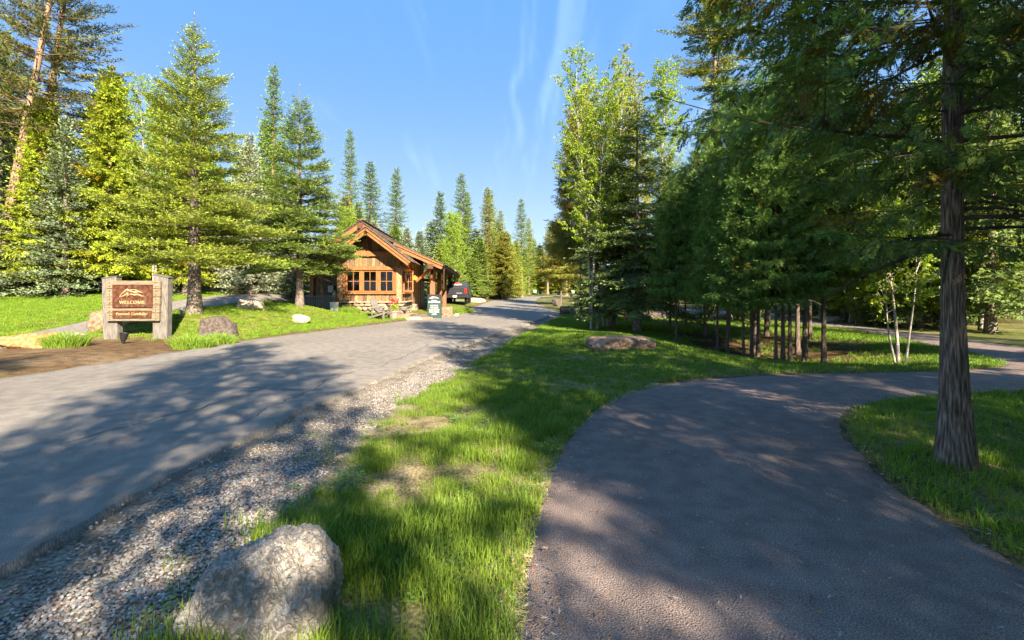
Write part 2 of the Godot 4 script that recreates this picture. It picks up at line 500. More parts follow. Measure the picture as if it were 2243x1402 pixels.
func conifer(p: Dictionary) -> Node3D:
	var r := RandomNumberGenerator.new()
	r.seed = p.seed
	var w := Mb.new()
	var b := Mb.new()
	var f := Mb.new()
	var H: float = p.h
	var hb: float = p.base
	var bend: float = p.get("bend", 0.0)
	var pts := PackedVector3Array()
	var rad := PackedFloat32Array()
	var ph := r.randf() * TAU
	var segs: int = p.get("segs", 14)
	for k in segs + 1:
		var t := float(k) / segs
		pts.append(Vector3(bend * (sin(t * 3.0 + ph) - sin(ph)), H * t - (0.15 if k == 0 else 0.0), bend * 0.7 * (cos(t * 2.3 + ph) - cos(ph))))
		rad.append(maxf(0.011, p.r * (pow(1.0 - t, 0.85) + 0.012)) * (1.0 + p.get("flare", 0.45) * exp(-t * H * 2.2)))
	tube(w, pts, rad, p.get("sides", 10), 0.11 if p.has("flare") else 0.07, p.seed)
	var centre := func(y: float) -> Vector3:
		var q := clampf(y / H, 0.0, 1.0) * segs
		var k := mini(int(q), segs - 1)
		return pts[k].lerp(pts[k + 1], q - k)
	var coarse := p.duplicate()
	if p.has("inst"): coarse.erase("inst")
	for k in [["tw", 2.2], ["ls", 2.0], ["ll", 1.9], ["lw", 2.0]]: coarse[k[0]] = p[k[0]] * k[1]
	var y := hb
	var golden := r.randf() * TAU
	var prof: float = p.get("prof", 0.85)
	var whorl: float = p.whorl
	var nb: int = p.nb
	var thin: float = p.get("thin", 0.0)
	while y < H * p.get("stop", 0.99):
		var t := (y - hb) / (H - hb)
		var env: float = p.rad * pow(1.0 - t, prof) * smoothstep(-0.35, 0.12, t) + 0.04
		var count := maxi(3, int(nb * (1.0 - 0.35 * t) + r.randf()))
		for k in count:
			if r.randf() < thin: continue
			if p.has("open_to") and absf(angle_difference(golden, p.open_to)) < 0.5 and r.randf() < 0.75: continue
			golden += TAU * 0.382 + r.randf_range(-0.35, 0.35)
			var L := env * r.randf_range(p.get("lmin", 0.72), 1.12)
			var pitch: float = lerpf(p.pitch0, p.pitch1, t) + r.randf_range(-0.14, 0.14)
			branch(b, f, r, centre.call(y + r.randf_range(-0.4, 0.4) * whorl), golden, pitch, L, p if y < p.get("fine", 99.0) else coarse, t)
		y += whorl * r.randf_range(0.75, 1.25) * lerpf(1.0, p.get("close", 0.6), t)
	var dead: int = p.get("dead", 0)
	for k in dead:      # bare lower limbs
		var yy := r.randf_range(hb * p.get("dead_from", 0.35), hb * 1.25)
		var a := r.randf() * TAU
		var o := Vector3(cos(a), r.randf_range(-0.5, 0.1), sin(a))
		var c0: Vector3 = centre.call(yy)
		var L: float = p.rad * r.randf_range(0.15, 0.55)
		tube(b, PackedVector3Array([c0, c0 + o * L * 0.5, c0 + o * L + Vector3(0, -0.1 * L, 0)]), PackedFloat32Array([0.018, 0.011, 0.004]), 4)
	f.kite(pts[segs], Vector3(0, 0.3 * p.ll * 4.0, 0), Vector3(p.lw, 0, 0), Color(0.8, 0.8, 0.8))
	var root := Node3D.new()
	put("trunk", w.mesh(), M[p.bark], root)
	if b.v.size(): put("limbs", b.mesh(), M[p.bark], root)
	put("crown", f.mesh(), M[p.leaf], root)
	if p.has("inst"):
		var groups := [[], [], []]
		var tints := [PackedColorArray(), PackedColorArray(), PackedColorArray()]
		for k in p.inst.size():
			groups[k % 3].append(p.inst[k])
			tints[k % 3].append(p.tint[k])
		for k in 3: many("crown", frond(70 + k), M[p.leaf], groups[k], tints[k], "", "", root)
	return root

# one flat feathered cedar frond, a metre long along z, drooping towards its tip
func frond(sd: int) -> ArrayMesh:
	var r := RandomNumberGenerator.new()
	r.seed = sd
	var m := Mb.new()
	var n := 9
	var up := Vector3.UP
	for k in n:
		var u := (k + 0.5) / n
		for s in [-1.0, 1.0]:
			var v := u + r.randf_range(-0.03, 0.03)
			var o := Vector3(0.05 * sin(v * 5.0 + sd), -0.25 * v * v, v)
			var d := Vector3(s * r.randf_range(0.6, 0.85), r.randf_range(-0.35, 0.1), 0.8).normalized()
			var l := (0.12 + 0.34 * sin(PI * pow(u, 0.65)) * (1.0 - 0.45 * u)) * r.randf_range(0.6, 1.15)
			var c := Color(1, 1, 1) * r.randf_range(0.45, 1.0)
			var w := d.cross(up).normalized()
			m.kite(o, d * l, w * 0.028, c)
			for j in 3:
				for e in [-1.0, 1.0]:
					var q := 0.25 + 0.24 * j
					var dd: Vector3 = (d * 0.85 + w * (e * 0.6) + up * r.randf_range(-0.3, 0.15)).normalized()
					m.kite(o + d * l * q, dd * (l * (0.5 - 0.1 * j)), dd.cross(up).normalized() * 0.02, c * r.randf_range(0.8, 1.0))
	m.kite(Vector3.ZERO, Vector3(0, -0.2, 1), Vector3(0.007, 0, 0), Color(0.7, 0.6, 0.4))
	return m.mesh()

func branch(b: Mb, f: Mb, r: RandomNumberGenerator, s: Vector3, az: float, pitch: float, L: float, p: Dictionary, t: float, level := 0) -> void:
	var out := Vector3(cos(az), 0, sin(az))
	var cp := cos(pitch)
	var sp := sin(pitch)
	var sag: float = p.get("sag", -0.1) * lerpf(1.0, 0.4, t)
	var tip: float = p.get("tip", 0.1)
	var sway := r.randf_range(-0.18, 0.18) * L
	var lat0 := out.cross(Vector3.UP)
	var at := func(q: float) -> Vector3:
		return s + out * (L * q * cp) + lat0 * (sway * q * q) + Vector3(0, L * (q * sp + sag * q * q + tip * q * q * q * q), 0)
	var n := 5
	var pts := PackedVector3Array()
	var rad := PackedFloat32Array()
	for k in n + 1:
		var q := float(k) / n
		pts.append(at.call(q))
		rad.append(maxf(0.0035, p.get("limb", 0.011) * L * (1.05 - q)))
	tube(b, pts, rad, 4, 0.0, 0, Color.WHITE, false)
	var tone := r.randf_range(p.get("tone", 0.5), 1.0)
	var dry: float = p.get("dry", 0.0)
	var brown := r.randf() < dry
	var base := Color(tone, tone * r.randf_range(0.9, 1.0), tone * r.randf_range(0.7, 1.0))
	if brown: base = Color(1.0 * tone, 0.5 * tone, 0.3 * tone)
	var ang: float = p.get("ang", 0.95)
	var hang: float = p.get("hang", 0.0)
	var q: float = p.get("bare", 0.15)
	var step: float = p.tw
	var sg := 1.0
	while q < 1.0:
		var pos: Vector3 = at.call(q)
		var tan: Vector3 = (at.call(minf(q + 0.05, 1.05)) - at.call(q - 0.05)).normalized()
		var side := tan.cross(Vector3.UP).normalized()
		sg = -sg
		var a := ang + r.randf_range(-0.2, 0.2)
		var up := r.randf_range(-0.35, 0.35)
		if r.randf() < p.get("top", 0.2): up += 0.7
		var td := (tan * cos(a) + side * (sg * sin(a)) + Vector3(0, up - hang * r.randf_range(0.6, 1.3), 0)).normalized()
		var tl: float = clampf(p.tl * L * (0.2 + 0.9 * (1.0 - q)) * r.randf_range(0.6, 1.15), p.tmin, p.tmax)
		var nrm := (Vector3.UP + side * r.randf_range(-0.5, 0.5) + tan * hang * 0.8).normalized()
		if hang > 0.6: nrm = (side * sg * 0.4 + Vector3(r.randf_range(-1, 1), 0.4, r.randf_range(-1, 1))).normalized()
		var col := base * r.randf_range(0.85, 1.0)
		spray(f, r, pos, td, nrm, tl, p, col)
		q += step / L * r.randf_range(0.7, 1.3)
	if level == 0 and p.get("sub", 0) > 0 and L > 0.5:
		var ns: int = int(p.sub * L + r.randf())
		for k in ns:
			var qq := lerpf(maxf(p.get("bare", 0.15), 0.12), 0.85, (k + r.randf()) / ns)
			var s2 := 1.0 if k % 2 == 0 else -1.0
			branch(b, f, r, at.call(qq), az + s2 * r.randf_range(0.6, 1.0), pitch * 0.6 + r.randf_range(-0.15, 0.15), L * (1.05 - qq) * r.randf_range(0.45, 0.7) + 0.12, p, t, 1)
	var e: Vector3 = at.call(1.0)
	var te: Vector3 = (e - at.call(0.9)).normalized()
	spray(f, r, e, te, (Vector3.UP + lat0 * 0.2).normalized(), p.tmin * 1.4, p, base)

# a leafy tree: one or more stems that fork into branches and twigs
func leafy(p: Dictionary) -> Node3D:
	var r := RandomNumberGenerator.new()
	r.seed = p.seed
	var w := Mb.new()
	var b := Mb.new()
	var f := Mb.new()
	var root := Node3D.new()
	for st in p.stems:      # [x, z, lean x, lean z, height share, thickness share]
		var H: float = p.h * st[4]
		var pts := PackedVector3Array()
		var rad := PackedFloat32Array()
		var ph := r.randf() * TAU
		var wob: float = p.get("wob", 0.12)
		for k in 15:
			var t := k / 14.0
			pts.append(Vector3(st[0] + st[2] * H * pow(t, 0.8) + wob * sin(t * 5.0 + ph) * t, H * t - (0.12 if k == 0 else 0.0), st[1] + st[3] * H * pow(t, 0.8) + wob * cos(t * 4.0 + ph) * t))
			rad.append(p.r * st[5] * (pow(1.0 - t, 0.8) + 0.02) * (1.0 + 0.3 * exp(-t * H * 2.5)))
		tube(w, pts, rad, 9, 0.04, p.seed)
		var t0: float = p.cb
		var nb: int = p.nb
		var golden := r.randf() * TAU
		for k in nb:
			var t := t0 + (1.0 - t0) * (k + r.randf()) / nb
			var q := t * 14.0
			var kk := mini(int(q), 13)
			var s := pts[kk].lerp(pts[kk + 1], q - kk)
			golden += TAU * 0.382 + r.randf_range(-0.5, 0.5)
			var u := (t - t0) / (1.0 - t0)
			var L: float = p.rad * (0.35 + 1.3 * u * (1.0 - u) + 0.3 * (1.0 - u)) * r.randf_range(0.6, 1.15)
			twiggy(b, f, r, s, golden, lerpf(p.get("pitch0", 0.55), p.get("pitch1", 1.1), u), L, p)
	put("trunk", w.mesh(), M[p.bark], root)
	put("limbs", b.mesh(), M[p.get("limb_bark", p.bark)], root)
	put("crown", f.mesh(), M[p.leaf], root)
	return root

func twiggy(b: Mb, f: Mb, r: RandomNumberGenerator, s: Vector3, az: float, pitch: float, L: float, p: Dictionary) -> void:
	var out := Vector3(cos(az), 0, sin(az))
	var pts := PackedVector3Array()
	var rad := PackedFloat32Array()
	var curve := r.randf_range(0.05, 0.35)
	for k in 6:
		var q := k / 5.0
		pts.append(s + out * (L * q * cos(pitch)) + Vector3(0, L * (q * sin(pitch) + curve * q * q - p.get("weep", 0.0) * q * q * q), 0) + out.cross(Vector3.UP) * (r.randf_range(-0.06, 0.06) * L * q))
		rad.append(maxf(0.004, 0.012 * L * (1.0 - q)))
	tube(b, pts, rad, 4, 0.0, 0, Color.WHITE, false)
	var nt := int(L * p.twigs) + 2
	var tone := r.randf_range(0.7, 1.0)
	for k in nt:
		var q := r.randf_range(0.2, 1.0) * 4.99
		var kk := int(q)
		var pos := pts[kk].lerp(pts[kk + 1], q - kk)
		var dir := (out * 0.6 + Vector3(r.randfn(), r.randfn() * 0.7 + 0.35, r.randfn()) * 0.7).normalized()
		var tl: float = p.tl * r.randf_range(0.5, 1.3)
		var e := pos + dir * tl
		tube(b, PackedVector3Array([pos, e]), PackedFloat32Array([0.004, 0.002]), 3, 0.0, 0, Color.WHITE, false)
		var nl: int = p.leaves
		for j in nl:
			var u := r.randf_range(0.15, 1.05)
			var at := pos.lerp(e, u)
			var d := Vector3(r.randfn(), r.randfn() - 0.5, r.randfn()).normalized()
			var sd := d.cross(Vector3(r.randfn(), r.randfn(), r.randfn())).normalized()
			var l: float = p.ll * r.randf_range(0.7, 1.25)
			var g := tone * r.randf_range(0.75, 1.0)
			f.kite(at + d * l * 0.3, d * l, sd * (l * p.get("lwid", 0.4)), Color(g * r.randf_range(0.75, 1.0), g, g * r.randf_range(0.6, 1.0)))

var protos := {}

func make_protos() -> void:
	# finely built ones for the trees that stand near
	protos.fir_a = conifer({seed = 101, h = 10.0, base = 1.95, r = 0.19, rad = 3.0, prof = 0.95, whorl = 0.36, nb = 8, pitch0 = -0.12, pitch1 = 0.85, sag = -0.08, tip = 0.1, tw = 0.038, tl = 0.24, tmin = 0.14, tmax = 0.42, ls = 0.042, ll = 0.088, lw = 0.0145, bare = 0.2, top = 0.3, lmin = 0.5, limb = 0.012, bark = "bark_fir", leaf = "fir", lift = 0.7, dead = 8, segs = 16, sides = 12, sub = 4.0, stop = 0.95, close = 0.95})
	protos.fir_b = conifer({seed = 102, h = 9.7, base = 2.0, r = 0.15, rad = 2.7, prof = 1.0, whorl = 0.34, nb = 8, pitch0 = -0.18, pitch1 = 0.8, sag = -0.12, tip = 0.1, tw = 0.038, tl = 0.24, tmin = 0.14, tmax = 0.42, ls = 0.044, ll = 0.088, lw = 0.0155, bare = 0.2, top = 0.25, lmin = 0.7, bark = "bark_fir", leaf = "fir_mid", lift = 0.6, dead = 6, sub = 4.0, stop = 0.94, close = 0.95})
	protos.fir_c = conifer({seed = 103, h = 9.0, base = 1.5, r = 0.14, rad = 3.0, prof = 0.85, whorl = 0.3, nb = 6, pitch0 = -0.3, pitch1 = 0.5, sag = -0.2, tip = 0.12, tw = 0.075, tl = 0.3, tmin = 0.14, tmax = 0.55, ls = 0.05, ll = 0.115, lw = 0.021, bare = 0.2, hang = 0.25, top = 0.1, bark = "bark_fir", leaf = "fir_dark", lift = 0.5, dead = 8, sub = 3.0, lmin = 0.65})
	protos.spruce = conifer({seed = 104, h = 10.0, base = 0.5, r = 0.17, rad = 2.3, prof = 0.95, whorl = 0.28, nb = 8, pitch0 = -0.2, pitch1 = 0.5, sag = -0.06, tip = 0.1, tw = 0.07, tl = 0.28, tmin = 0.16, tmax = 0.5, ls = 0.09, ll = 0.17, lw = 0.036, bare = 0.25, bark = "bark_fir", leaf = "spruce", lift = 0.6, top = 0.35})
	protos.cedar = conifer({seed = 105, h = 11.0, base = 1.5, r = 0.17, rad = 2.0, prof = 0.65, whorl = 0.28, nb = 7, pitch0 = -0.25, pitch1 = 0.55, sag = -0.22, tip = 0.16, tw = 0.07, tl = 0.34, tmin = 0.24, tmax = 0.6, ls = 0.075, ll = 0.18, lw = 0.036, bare = 0.2, hang = 0.75, droop = 0.25, lhang = 0.5, bark = "bark_cedar", leaf = "cedar_gold", lift = 0.25, dry = 0.05, dead = 5})
	protos.cedar_grove = conifer({seed = 106, h = 9.5, base = 2.9, r = 0.075, rad = 2.1, prof = 0.6, whorl = 0.26, nb = 6, pitch0 = -0.05, pitch1 = 0.5, sag = -0.24, tip = 0.18, tw = 0.07, tl = 0.36, tmin = 0.22, tmax = 0.7, ls = 0.042, ll = 0.14, lw = 0.016, bare = 0.25, hang = 0.9, droop = 0.4, lhang = 0.4, bark = "bark_cedar", leaf = "cedar_dark", lift = 0.2, dry = 0.04, dead = 8, sub = 3.0, tone = 0.45})
	protos.cedar_near = conifer({seed = 117, h = 13.0, base = 2.15, r = 0.09, rad = 2.75, prof = 0.5, whorl = 0.22, nb = 6, pitch0 = -0.02, pitch1 = 0.5, sag = -0.1, tip = 0.08, tw = 0.066, tl = 0.16, tmin = 0.17, tmax = 0.38, ls = 0.024, ll = 0.07, lw = 0.0095, bare = 0.24, hang = 0.95, droop = 0.3, lhang = 0.3, bark = "bark_cedar", leaf = "cedar_near", lift = 0.2, dry = 0.12, dead = 7, limb = 0.0075, lmin = 0.4, segs = 40, sides = 20, bend = 0.15, thin = 0.05, sub = 3.2, fine = 5.2, open_to = 2.4, inst = [], tint = [], dead_from = 0.9, flare = 0.95})
	protos.pine = conifer({seed = 108, h = 24.0, base = 9.0, r = 0.28, rad = 3.6, prof = 0.45, whorl = 0.55, nb = 6, pitch0 = -0.15, pitch1 = 0.7, sag = -0.05, tip = 0.15, tw = 0.1, tl = 0.24, tmin = 0.24, tmax = 0.62, ls = 0.07, ll = 0.26, lw = 0.028, bare = 0.35, top = 0.5, bark = "bark_pine", leaf = "pine", lift = 1.1, lmin = 0.5, dead = 14, thin = 0.1, bend = 0.1})
	protos.larch = conifer({seed = 109, h = 20.0, base = 5.0, r = 0.2, rad = 2.1, prof = 0.7, whorl = 0.36, nb = 6, pitch0 = -0.15, pitch1 = 0.5, sag = -0.12, tip = 0.12, tw = 0.09, tl = 0.3, tmin = 0.25, tmax = 0.6, ls = 0.1, ll = 0.17, lw = 0.04, bare = 0.12, hang = 0.25, bark = "bark_pine", leaf = "larch", lift = 1.2, lmin = 0.45, dead = 10, bend = 0.08, thin = 0.1})
	protos.larch_tall = conifer({seed = 110, h = 25.0, base = 14.6, r = 0.2, rad = 3.4, prof = 0.45, whorl = 0.5, nb = 6, pitch0 = -0.2, pitch1 = 0.6, sag = 0.02, tip = 0.1, tw = 0.05, tl = 0.25, tmin = 0.22, tmax = 0.55, ls = 0.07, ll = 0.13, lw = 0.032, bare = 0.08, hang = 0.1, bark = "bark_pine", leaf = "larch_gold", lift = 1.3, lmin = 0.5, dead = 6, bend = 0.05, thin = 0.1})
	protos.conifer_far = conifer({seed = 111, h = 14.0, base = 1.2, r = 0.18, rad = 2.1, prof = 0.8, whorl = 0.42, nb = 7, pitch0 = -0.3, pitch1 = 0.45, sag = -0.1, tip = 0.1, tw = 0.1, tl = 0.3, tmin = 0.28, tmax = 0.65, ls = 0.14, ll = 0.24, lw = 0.06, bare = 0.2, hang = 0.25, bark = "bark_fir", leaf = "fir_mid", lift = 0.7, dead = 6})
	protos.birch = leafy({seed = 121, h = 11.8, r = 0.07, cb = 0.3, rad = 1.9, nb = 40, twigs = 9.0, tl = 0.4, leaves = 18, ll = 0.075, bark = "bark_birch", leaf = "birch", stems = [[0, 0, -0.05, 0.02, 1.0, 1.0], [0.18, 0.05, 0.09, -0.03, 0.94, 0.9], [-0.08, 0.15, 0.03, 0.06, 0.86, 0.75]], wob = 0.2})
	protos.birch_b = leafy({seed = 122, h = 13.5, r = 0.11, cb = 0.22, rad = 2.2, nb = 80, twigs = 10.0, tl = 0.42, leaves = 16, ll = 0.08, bark = "bark_birch", leaf = "birch_warm", stems = [[0, 0, 0.02, 0.02, 1.0, 1.0]], wob = 0.25})
	protos.aspen = leafy({seed = 123, h = 11.0, r = 0.13, cb = 0.14, rad = 2.9, nb = 110, twigs = 9.0, tl = 0.45, leaves = 14, ll = 0.1, bark = "bark_aspen", leaf = "aspen", stems = [[0, 0, 0.0, 0.0, 1.0, 1.0]], wob = 0.15, pitch0 = 0.35})
	protos.sapling = leafy({seed = 124, h = 4.6, r = 0.034, cb = 0.33, rad = 1.25, nb = 18, twigs = 8.0, tl = 0.3, leaves = 12, ll = 0.07, lwid = 0.42, bark = "bark_birch", leaf = "birch", stems = [[0, 0, -0.06, 0.0, 1.0, 1.0], [-0.05, 0, -0.2, 0.05, 0.72, 0.6], [0.06, 0.1, 0.03, 0.05, 0.9, 0.6]], wob = 0.12})
	protos.shrub = leafy({seed = 125, h = 1.3, r = 0.02, cb = 0.05, rad = 0.55, nb = 9, twigs = 16.0, tl = 0.22, leaves = 10, ll = 0.06, bark = "bark_aspen", leaf = "shrub", stems = [[0, 0, 0.1, 0.0, 1.0, 1.0], [0.1, 0.1, -0.2, 0.1, 0.8, 1.0], [-0.1, 0.0, 0.1, -0.25, 0.9, 1.0], [0.0, -0.1, 0.3, 0.2, 0.7, 1.0]], wob = 0.1})

# a tree of a kind, set on the ground at (x, depth)
func plant(kind: String, x: float, d: float, s: float, turn: float, called: String, label: String, group := "", leaf := "", wide := 1.0, lean := Vector2.ZERO, cat := "tree", deep := 0.0) -> Node3D:
	var o: Node3D = protos[kind].duplicate()
	o.name = numbered(called)
	add_child(o, true)
	var b := Basis(Vector3.UP, turn).scaled(Vector3(s * wide, s, s * wide))
	if lean != Vector2.ZERO: b = Basis(Vector3(lean.y, 0, -lean.x).normalized(), lean.length()) * b
	o.transform = Transform3D(b, Vector3(x, height(x, -d) - 0.03 - deep, -d))
	tag(o, label, cat, group)
	if leaf: (o.get_node("crown") as MeshInstance3D).material_override = M[leaf]
	return o

# ---------------------------------------------------------------- the ground
var ROAD_L := [-40, -9.6, -10, -9.2, 0, -8.9, 8, -8.45, 10, -8.1, 14, -7.75, 19, -6.5, 23.2, -5.1, 26.5, -3.9, 31, -3.5, 40, -3.1, 50, -2.8, 60, -2.1, 80, 0.2, 95, 5.0, 130, 30]
var ROAD_R := [-40, -2.9, -10, -2.8, 0, -2.72, 3, -2.7, 5, -2.62, 6.4, -2.5, 8.6, -2.1, 11.4, -1.6, 17, -0.3, 22, 0.9, 26, 1.85, 28.3, 2.25, 34, 2.55, 40, 2.5, 47, 2.4, 60, 2.9, 80, 5.4, 95, 12, 130, 40]
var GRAVEL_R := [-40, -1.6, 0, -1.5, 2, -1.5, 5, -1.54, 6.2, -1.48, 8.2, -1.1, 10.3, -0.75, 14.6, 0.1, 19, 0.9, 23, 1.75, 28, 2.95, 32, 3.3, 40, 2.8, 60, 3.1, 80, 5.6, 130, 40.2]
var TRAIL_L := [Vector2(0.0, -12), Vector2(0.0, -4), Vector2(0.0, 0), Vector2(0.05, 2.06), Vector2(0.27, 3.56), Vector2(0.62, 5.03), Vector2(1.29, 6.48), Vector2(2.35, 7.76), Vector2(3.88, 8.5), Vector2(5.3, 8.85), Vector2(8.1, 9.2), Vector2(10.0, 9.8), Vector2(11.0, 10.9), Vector2(11.7, 12.8), Vector2(12.5, 15.5), Vector2(13.2, 18), Vector2(13.6, 21), Vector2(13.4, 26), Vector2(12.5, 34), Vector2(9.5, 46)]
var TRAIL_R := [Vector2(3.0, -12), Vector2(3.0, -4), Vector2(2.8, 0), Vector2(2.82, 2.4), Vector2(2.95, 3.56), Vector2(3.3, 4.6), Vector2(3.85, 5.67), Vector2(4.6, 6.45), Vector2(5.6, 7.0), Vector2(6.6, 7.2), Vector2(8.4, 7.5), Vector2(11.2, 8.1), Vector2(12.8, 9.3), Vector2(13.6, 11.5), Vector2(14.2, 14.5), Vector2(14.7, 17.5), Vector2(15.0, 21), Vector2(15.0, 26.5), Vector2(14.2, 35), Vector2(11.2, 47)]
var LANE := [-10, -15.5, 5, -14.8, 13, -14.6, 18, -15.3, 22, -15.9, 26, -15.6, 30, -14.4, 36, -12.6, 44, -9.5, 52, -6.0]
var trail_mid := PackedVector2Array()
var trail_half := PackedFloat32Array()
var HN := FastNoiseLite.new()

func trail_dist(x: float, d: float) -> float:      # metres outside the trail's edge, negative inside
	if x < -3.0 or d > 50.0 or d < -14.0 or x > 19.0: return 9.0
	var best := 99.0
	var p := Vector2(x, d)
	for k in trail_mid.size() - 1:
		var a := trail_mid[k]
		if absf(a.x - x) > 9.0 or absf(a.y - d) > 9.0: continue
		var q := Geometry2D.get_closest_point_to_segment(p, a, trail_mid[k + 1])
		var f := q.distance_to(a) / maxf(0.001, a.distance_to(trail_mid[k + 1]))
		best = minf(best, p.distance_to(q) - lerpf(trail_half[k], trail_half[k + 1], f))
	return best

func height(x: float, z: float) -> float:
	var d := -z
	var h := 0.006 * clampf(d - 20.0, 0.0, 80.0)
	var away := maxf(table(ROAD_L, d) - x, 0.0)            # left of the road
	var right := maxf(x - table(ROAD_R, d), 0.0)
	if away > 0.0:
		var open := smooth(0.3, 3.2, away)
		var m := 0.78 * exp(-(pow((x + 10.9) / 2.7, 2.0) + pow((d - 17.2) / 3.4, 2.0)))
		m += 0.62 * exp(-(pow((x + 9.9) / 2.4, 2.0) + pow((d - 21.4) / 2.3, 2.0)))
		var hill := smooth(11.0, 15.0, -x) * (1.25 * smooth(14.5, 30.0, d) + 0.6 * smooth(30.0, 60.0, d))
		m *= smooth(13.4, 15.6, d)
		h += open * m + maxf(hill - m * 0.7, 0.0)
		h += 0.2 * smooth(22.0, 25.0, d) * smooth(0.2, 2.5, away) * (1.0 - smooth(11.0, 14.0, -x))
		h += 0.08 * smooth(0.0, 1.0, away)  * (1.0 - smooth(12.6, 13.4, -x) * (1.0 - smooth(17.2, 18.2, -x)))
		h += 0.05 * HN.get_noise_2d(x * 3.0, d * 3.0) * smooth(0.5, 3.0, away)
	elif right > 0.0:
		var td := trail_dist(x, d)
		var off := smooth(0.0, 2.2, td)
		h -= 0.06 * smooth(0.0, 0.4, right) * (1.0 - smooth(30.0, 36.0, d))
		h += off * (0.3 * exp(-(pow((x - 2.6) / 2.2, 2.0) + pow((d - 13.0) / 3.5, 2.0))))
		h -= off * (0.42 * exp(-(pow((x - 7.6) / 2.8, 2.0) + pow((d - 14.2) / 3.6, 2.0))))
		if d < 8.0 and x > 3.0: h -= 0.55 * smooth(0.6, 2.6, td) * smooth(8.0, 5.0, d)
		h += 0.05 * HN.get_noise_2d(x * 4.0, d * 4.0) * off
		h += 0.7 * smooth(18.0, 45.0, x) * smooth(8, 20, d)
	h += 0.8 * HN.get_noise_2d(x * 0.3, d * 0.3) * smooth(40.0, 110.0, Vector2(x, d).length())
	return h

func steps(cuts: Array) -> PackedFloat32Array:      # [from, step, to, step, to ...]
	var a := PackedFloat32Array([cuts[0]])
	var x: float = cuts[0]
	for k in range(1, cuts.size(), 2):
		var to: float = cuts[k + 1]
		var n := maxi(1, int(round((to - x) / cuts[k])))
		for q in n: a.append(x + (to - x) * (q + 1) / n)
		x = to
	return a

func straw_at(x: float, d: float) -> float:        # how dry the turf is
	return clampf(0.33 + 0.85 * HN.get_noise_2d(x * 14.0 + 80.0, d * 14.0) + 0.5 * HN.get_noise_2d(x * 50.0, d * 50.0 + 30.0), 0.0, 1.0)

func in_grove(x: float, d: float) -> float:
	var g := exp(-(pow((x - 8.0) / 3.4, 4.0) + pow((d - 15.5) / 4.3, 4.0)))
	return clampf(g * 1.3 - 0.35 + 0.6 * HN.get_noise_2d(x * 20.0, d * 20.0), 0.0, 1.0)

func dirt_at(x: float, d: float) -> float:         # the bed round the sign and the strip along the road
	var away := table(ROAD_L, d) - x
	if away < -0.3: return 0.0
	var bed := smooth(14.6, 13.4, d + 0.35 * HN.get_noise_2d(x * 25.0, d * 25.0)) * smooth(-13.5, -12.4, -absf(x + 0.6) - 0.0 + 0.4 * HN.get_noise_2d(x * 30.0, 5.0))
	bed *= smooth(6.0, 9.0, d)
	return clampf(maxf(bed, smooth(0.75, 0.2, away + 0.4 * HN.get_noise_2d(x * 22.0, d * 22.0))), 0.0, 1.0)

func ground_colour(x: float, d: float) -> Color:
	var dry := straw_at(x, d)
	var c := Color(0.2, 0.24, 0.06).lerp(Color(0.42, 0.35, 0.21), smoothstep(0.3, 0.75, dry))
	var rl := table(ROAD_L, d)
	var rr := table(ROAD_R, d)
	if x < rl:
		c = Color(0.24, 0.3, 0.06).lerp(Color(0.42, 0.36, 0.17), smoothstep(0.3, 0.95, dry))
		c = c.lerp(Color(0.23, 0.15, 0.09).lerp(Color(0.36, 0.27, 0.18), clampf(dry * 1.3 - 0.3, 0, 1)), dirt_at(x, d))
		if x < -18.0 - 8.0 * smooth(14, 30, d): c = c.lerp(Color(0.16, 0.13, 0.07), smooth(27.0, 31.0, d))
	elif x <= rr:
		c = Color(0.33, 0.29, 0.26)
	else:
		var gr := table(GRAVEL_R, d)
		var edge := gr - x + 0.18 * HN.get_noise_2d(x * 40.0, d * 40.0)
		var gravel := smooth(-0.1, 0.08, edge)
		if d < 50.0: c = c.lerp(Color(0.33, 0.29, 0.26).lerp(Color(0.46, 0.41, 0.36), clampf(HN.get_noise_2d(x * 30.0, d * 30.0) + 0.4, 0.0, 1.0)), gravel)
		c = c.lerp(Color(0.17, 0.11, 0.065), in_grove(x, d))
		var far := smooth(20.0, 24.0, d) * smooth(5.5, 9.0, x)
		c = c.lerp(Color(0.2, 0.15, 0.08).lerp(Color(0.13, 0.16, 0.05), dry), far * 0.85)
		var td := trail_dist(x, d)
		c = c.lerp(Color(0.24, 0.17, 0.11), 0.8 * smooth(0.22, 0.02, td))
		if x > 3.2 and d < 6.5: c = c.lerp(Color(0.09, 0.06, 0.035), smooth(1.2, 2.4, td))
	if d > 60.0: c = c.lerp(Color(0.17, 0.2, 0.05), smooth(60.0, 90.0, d))
	return c

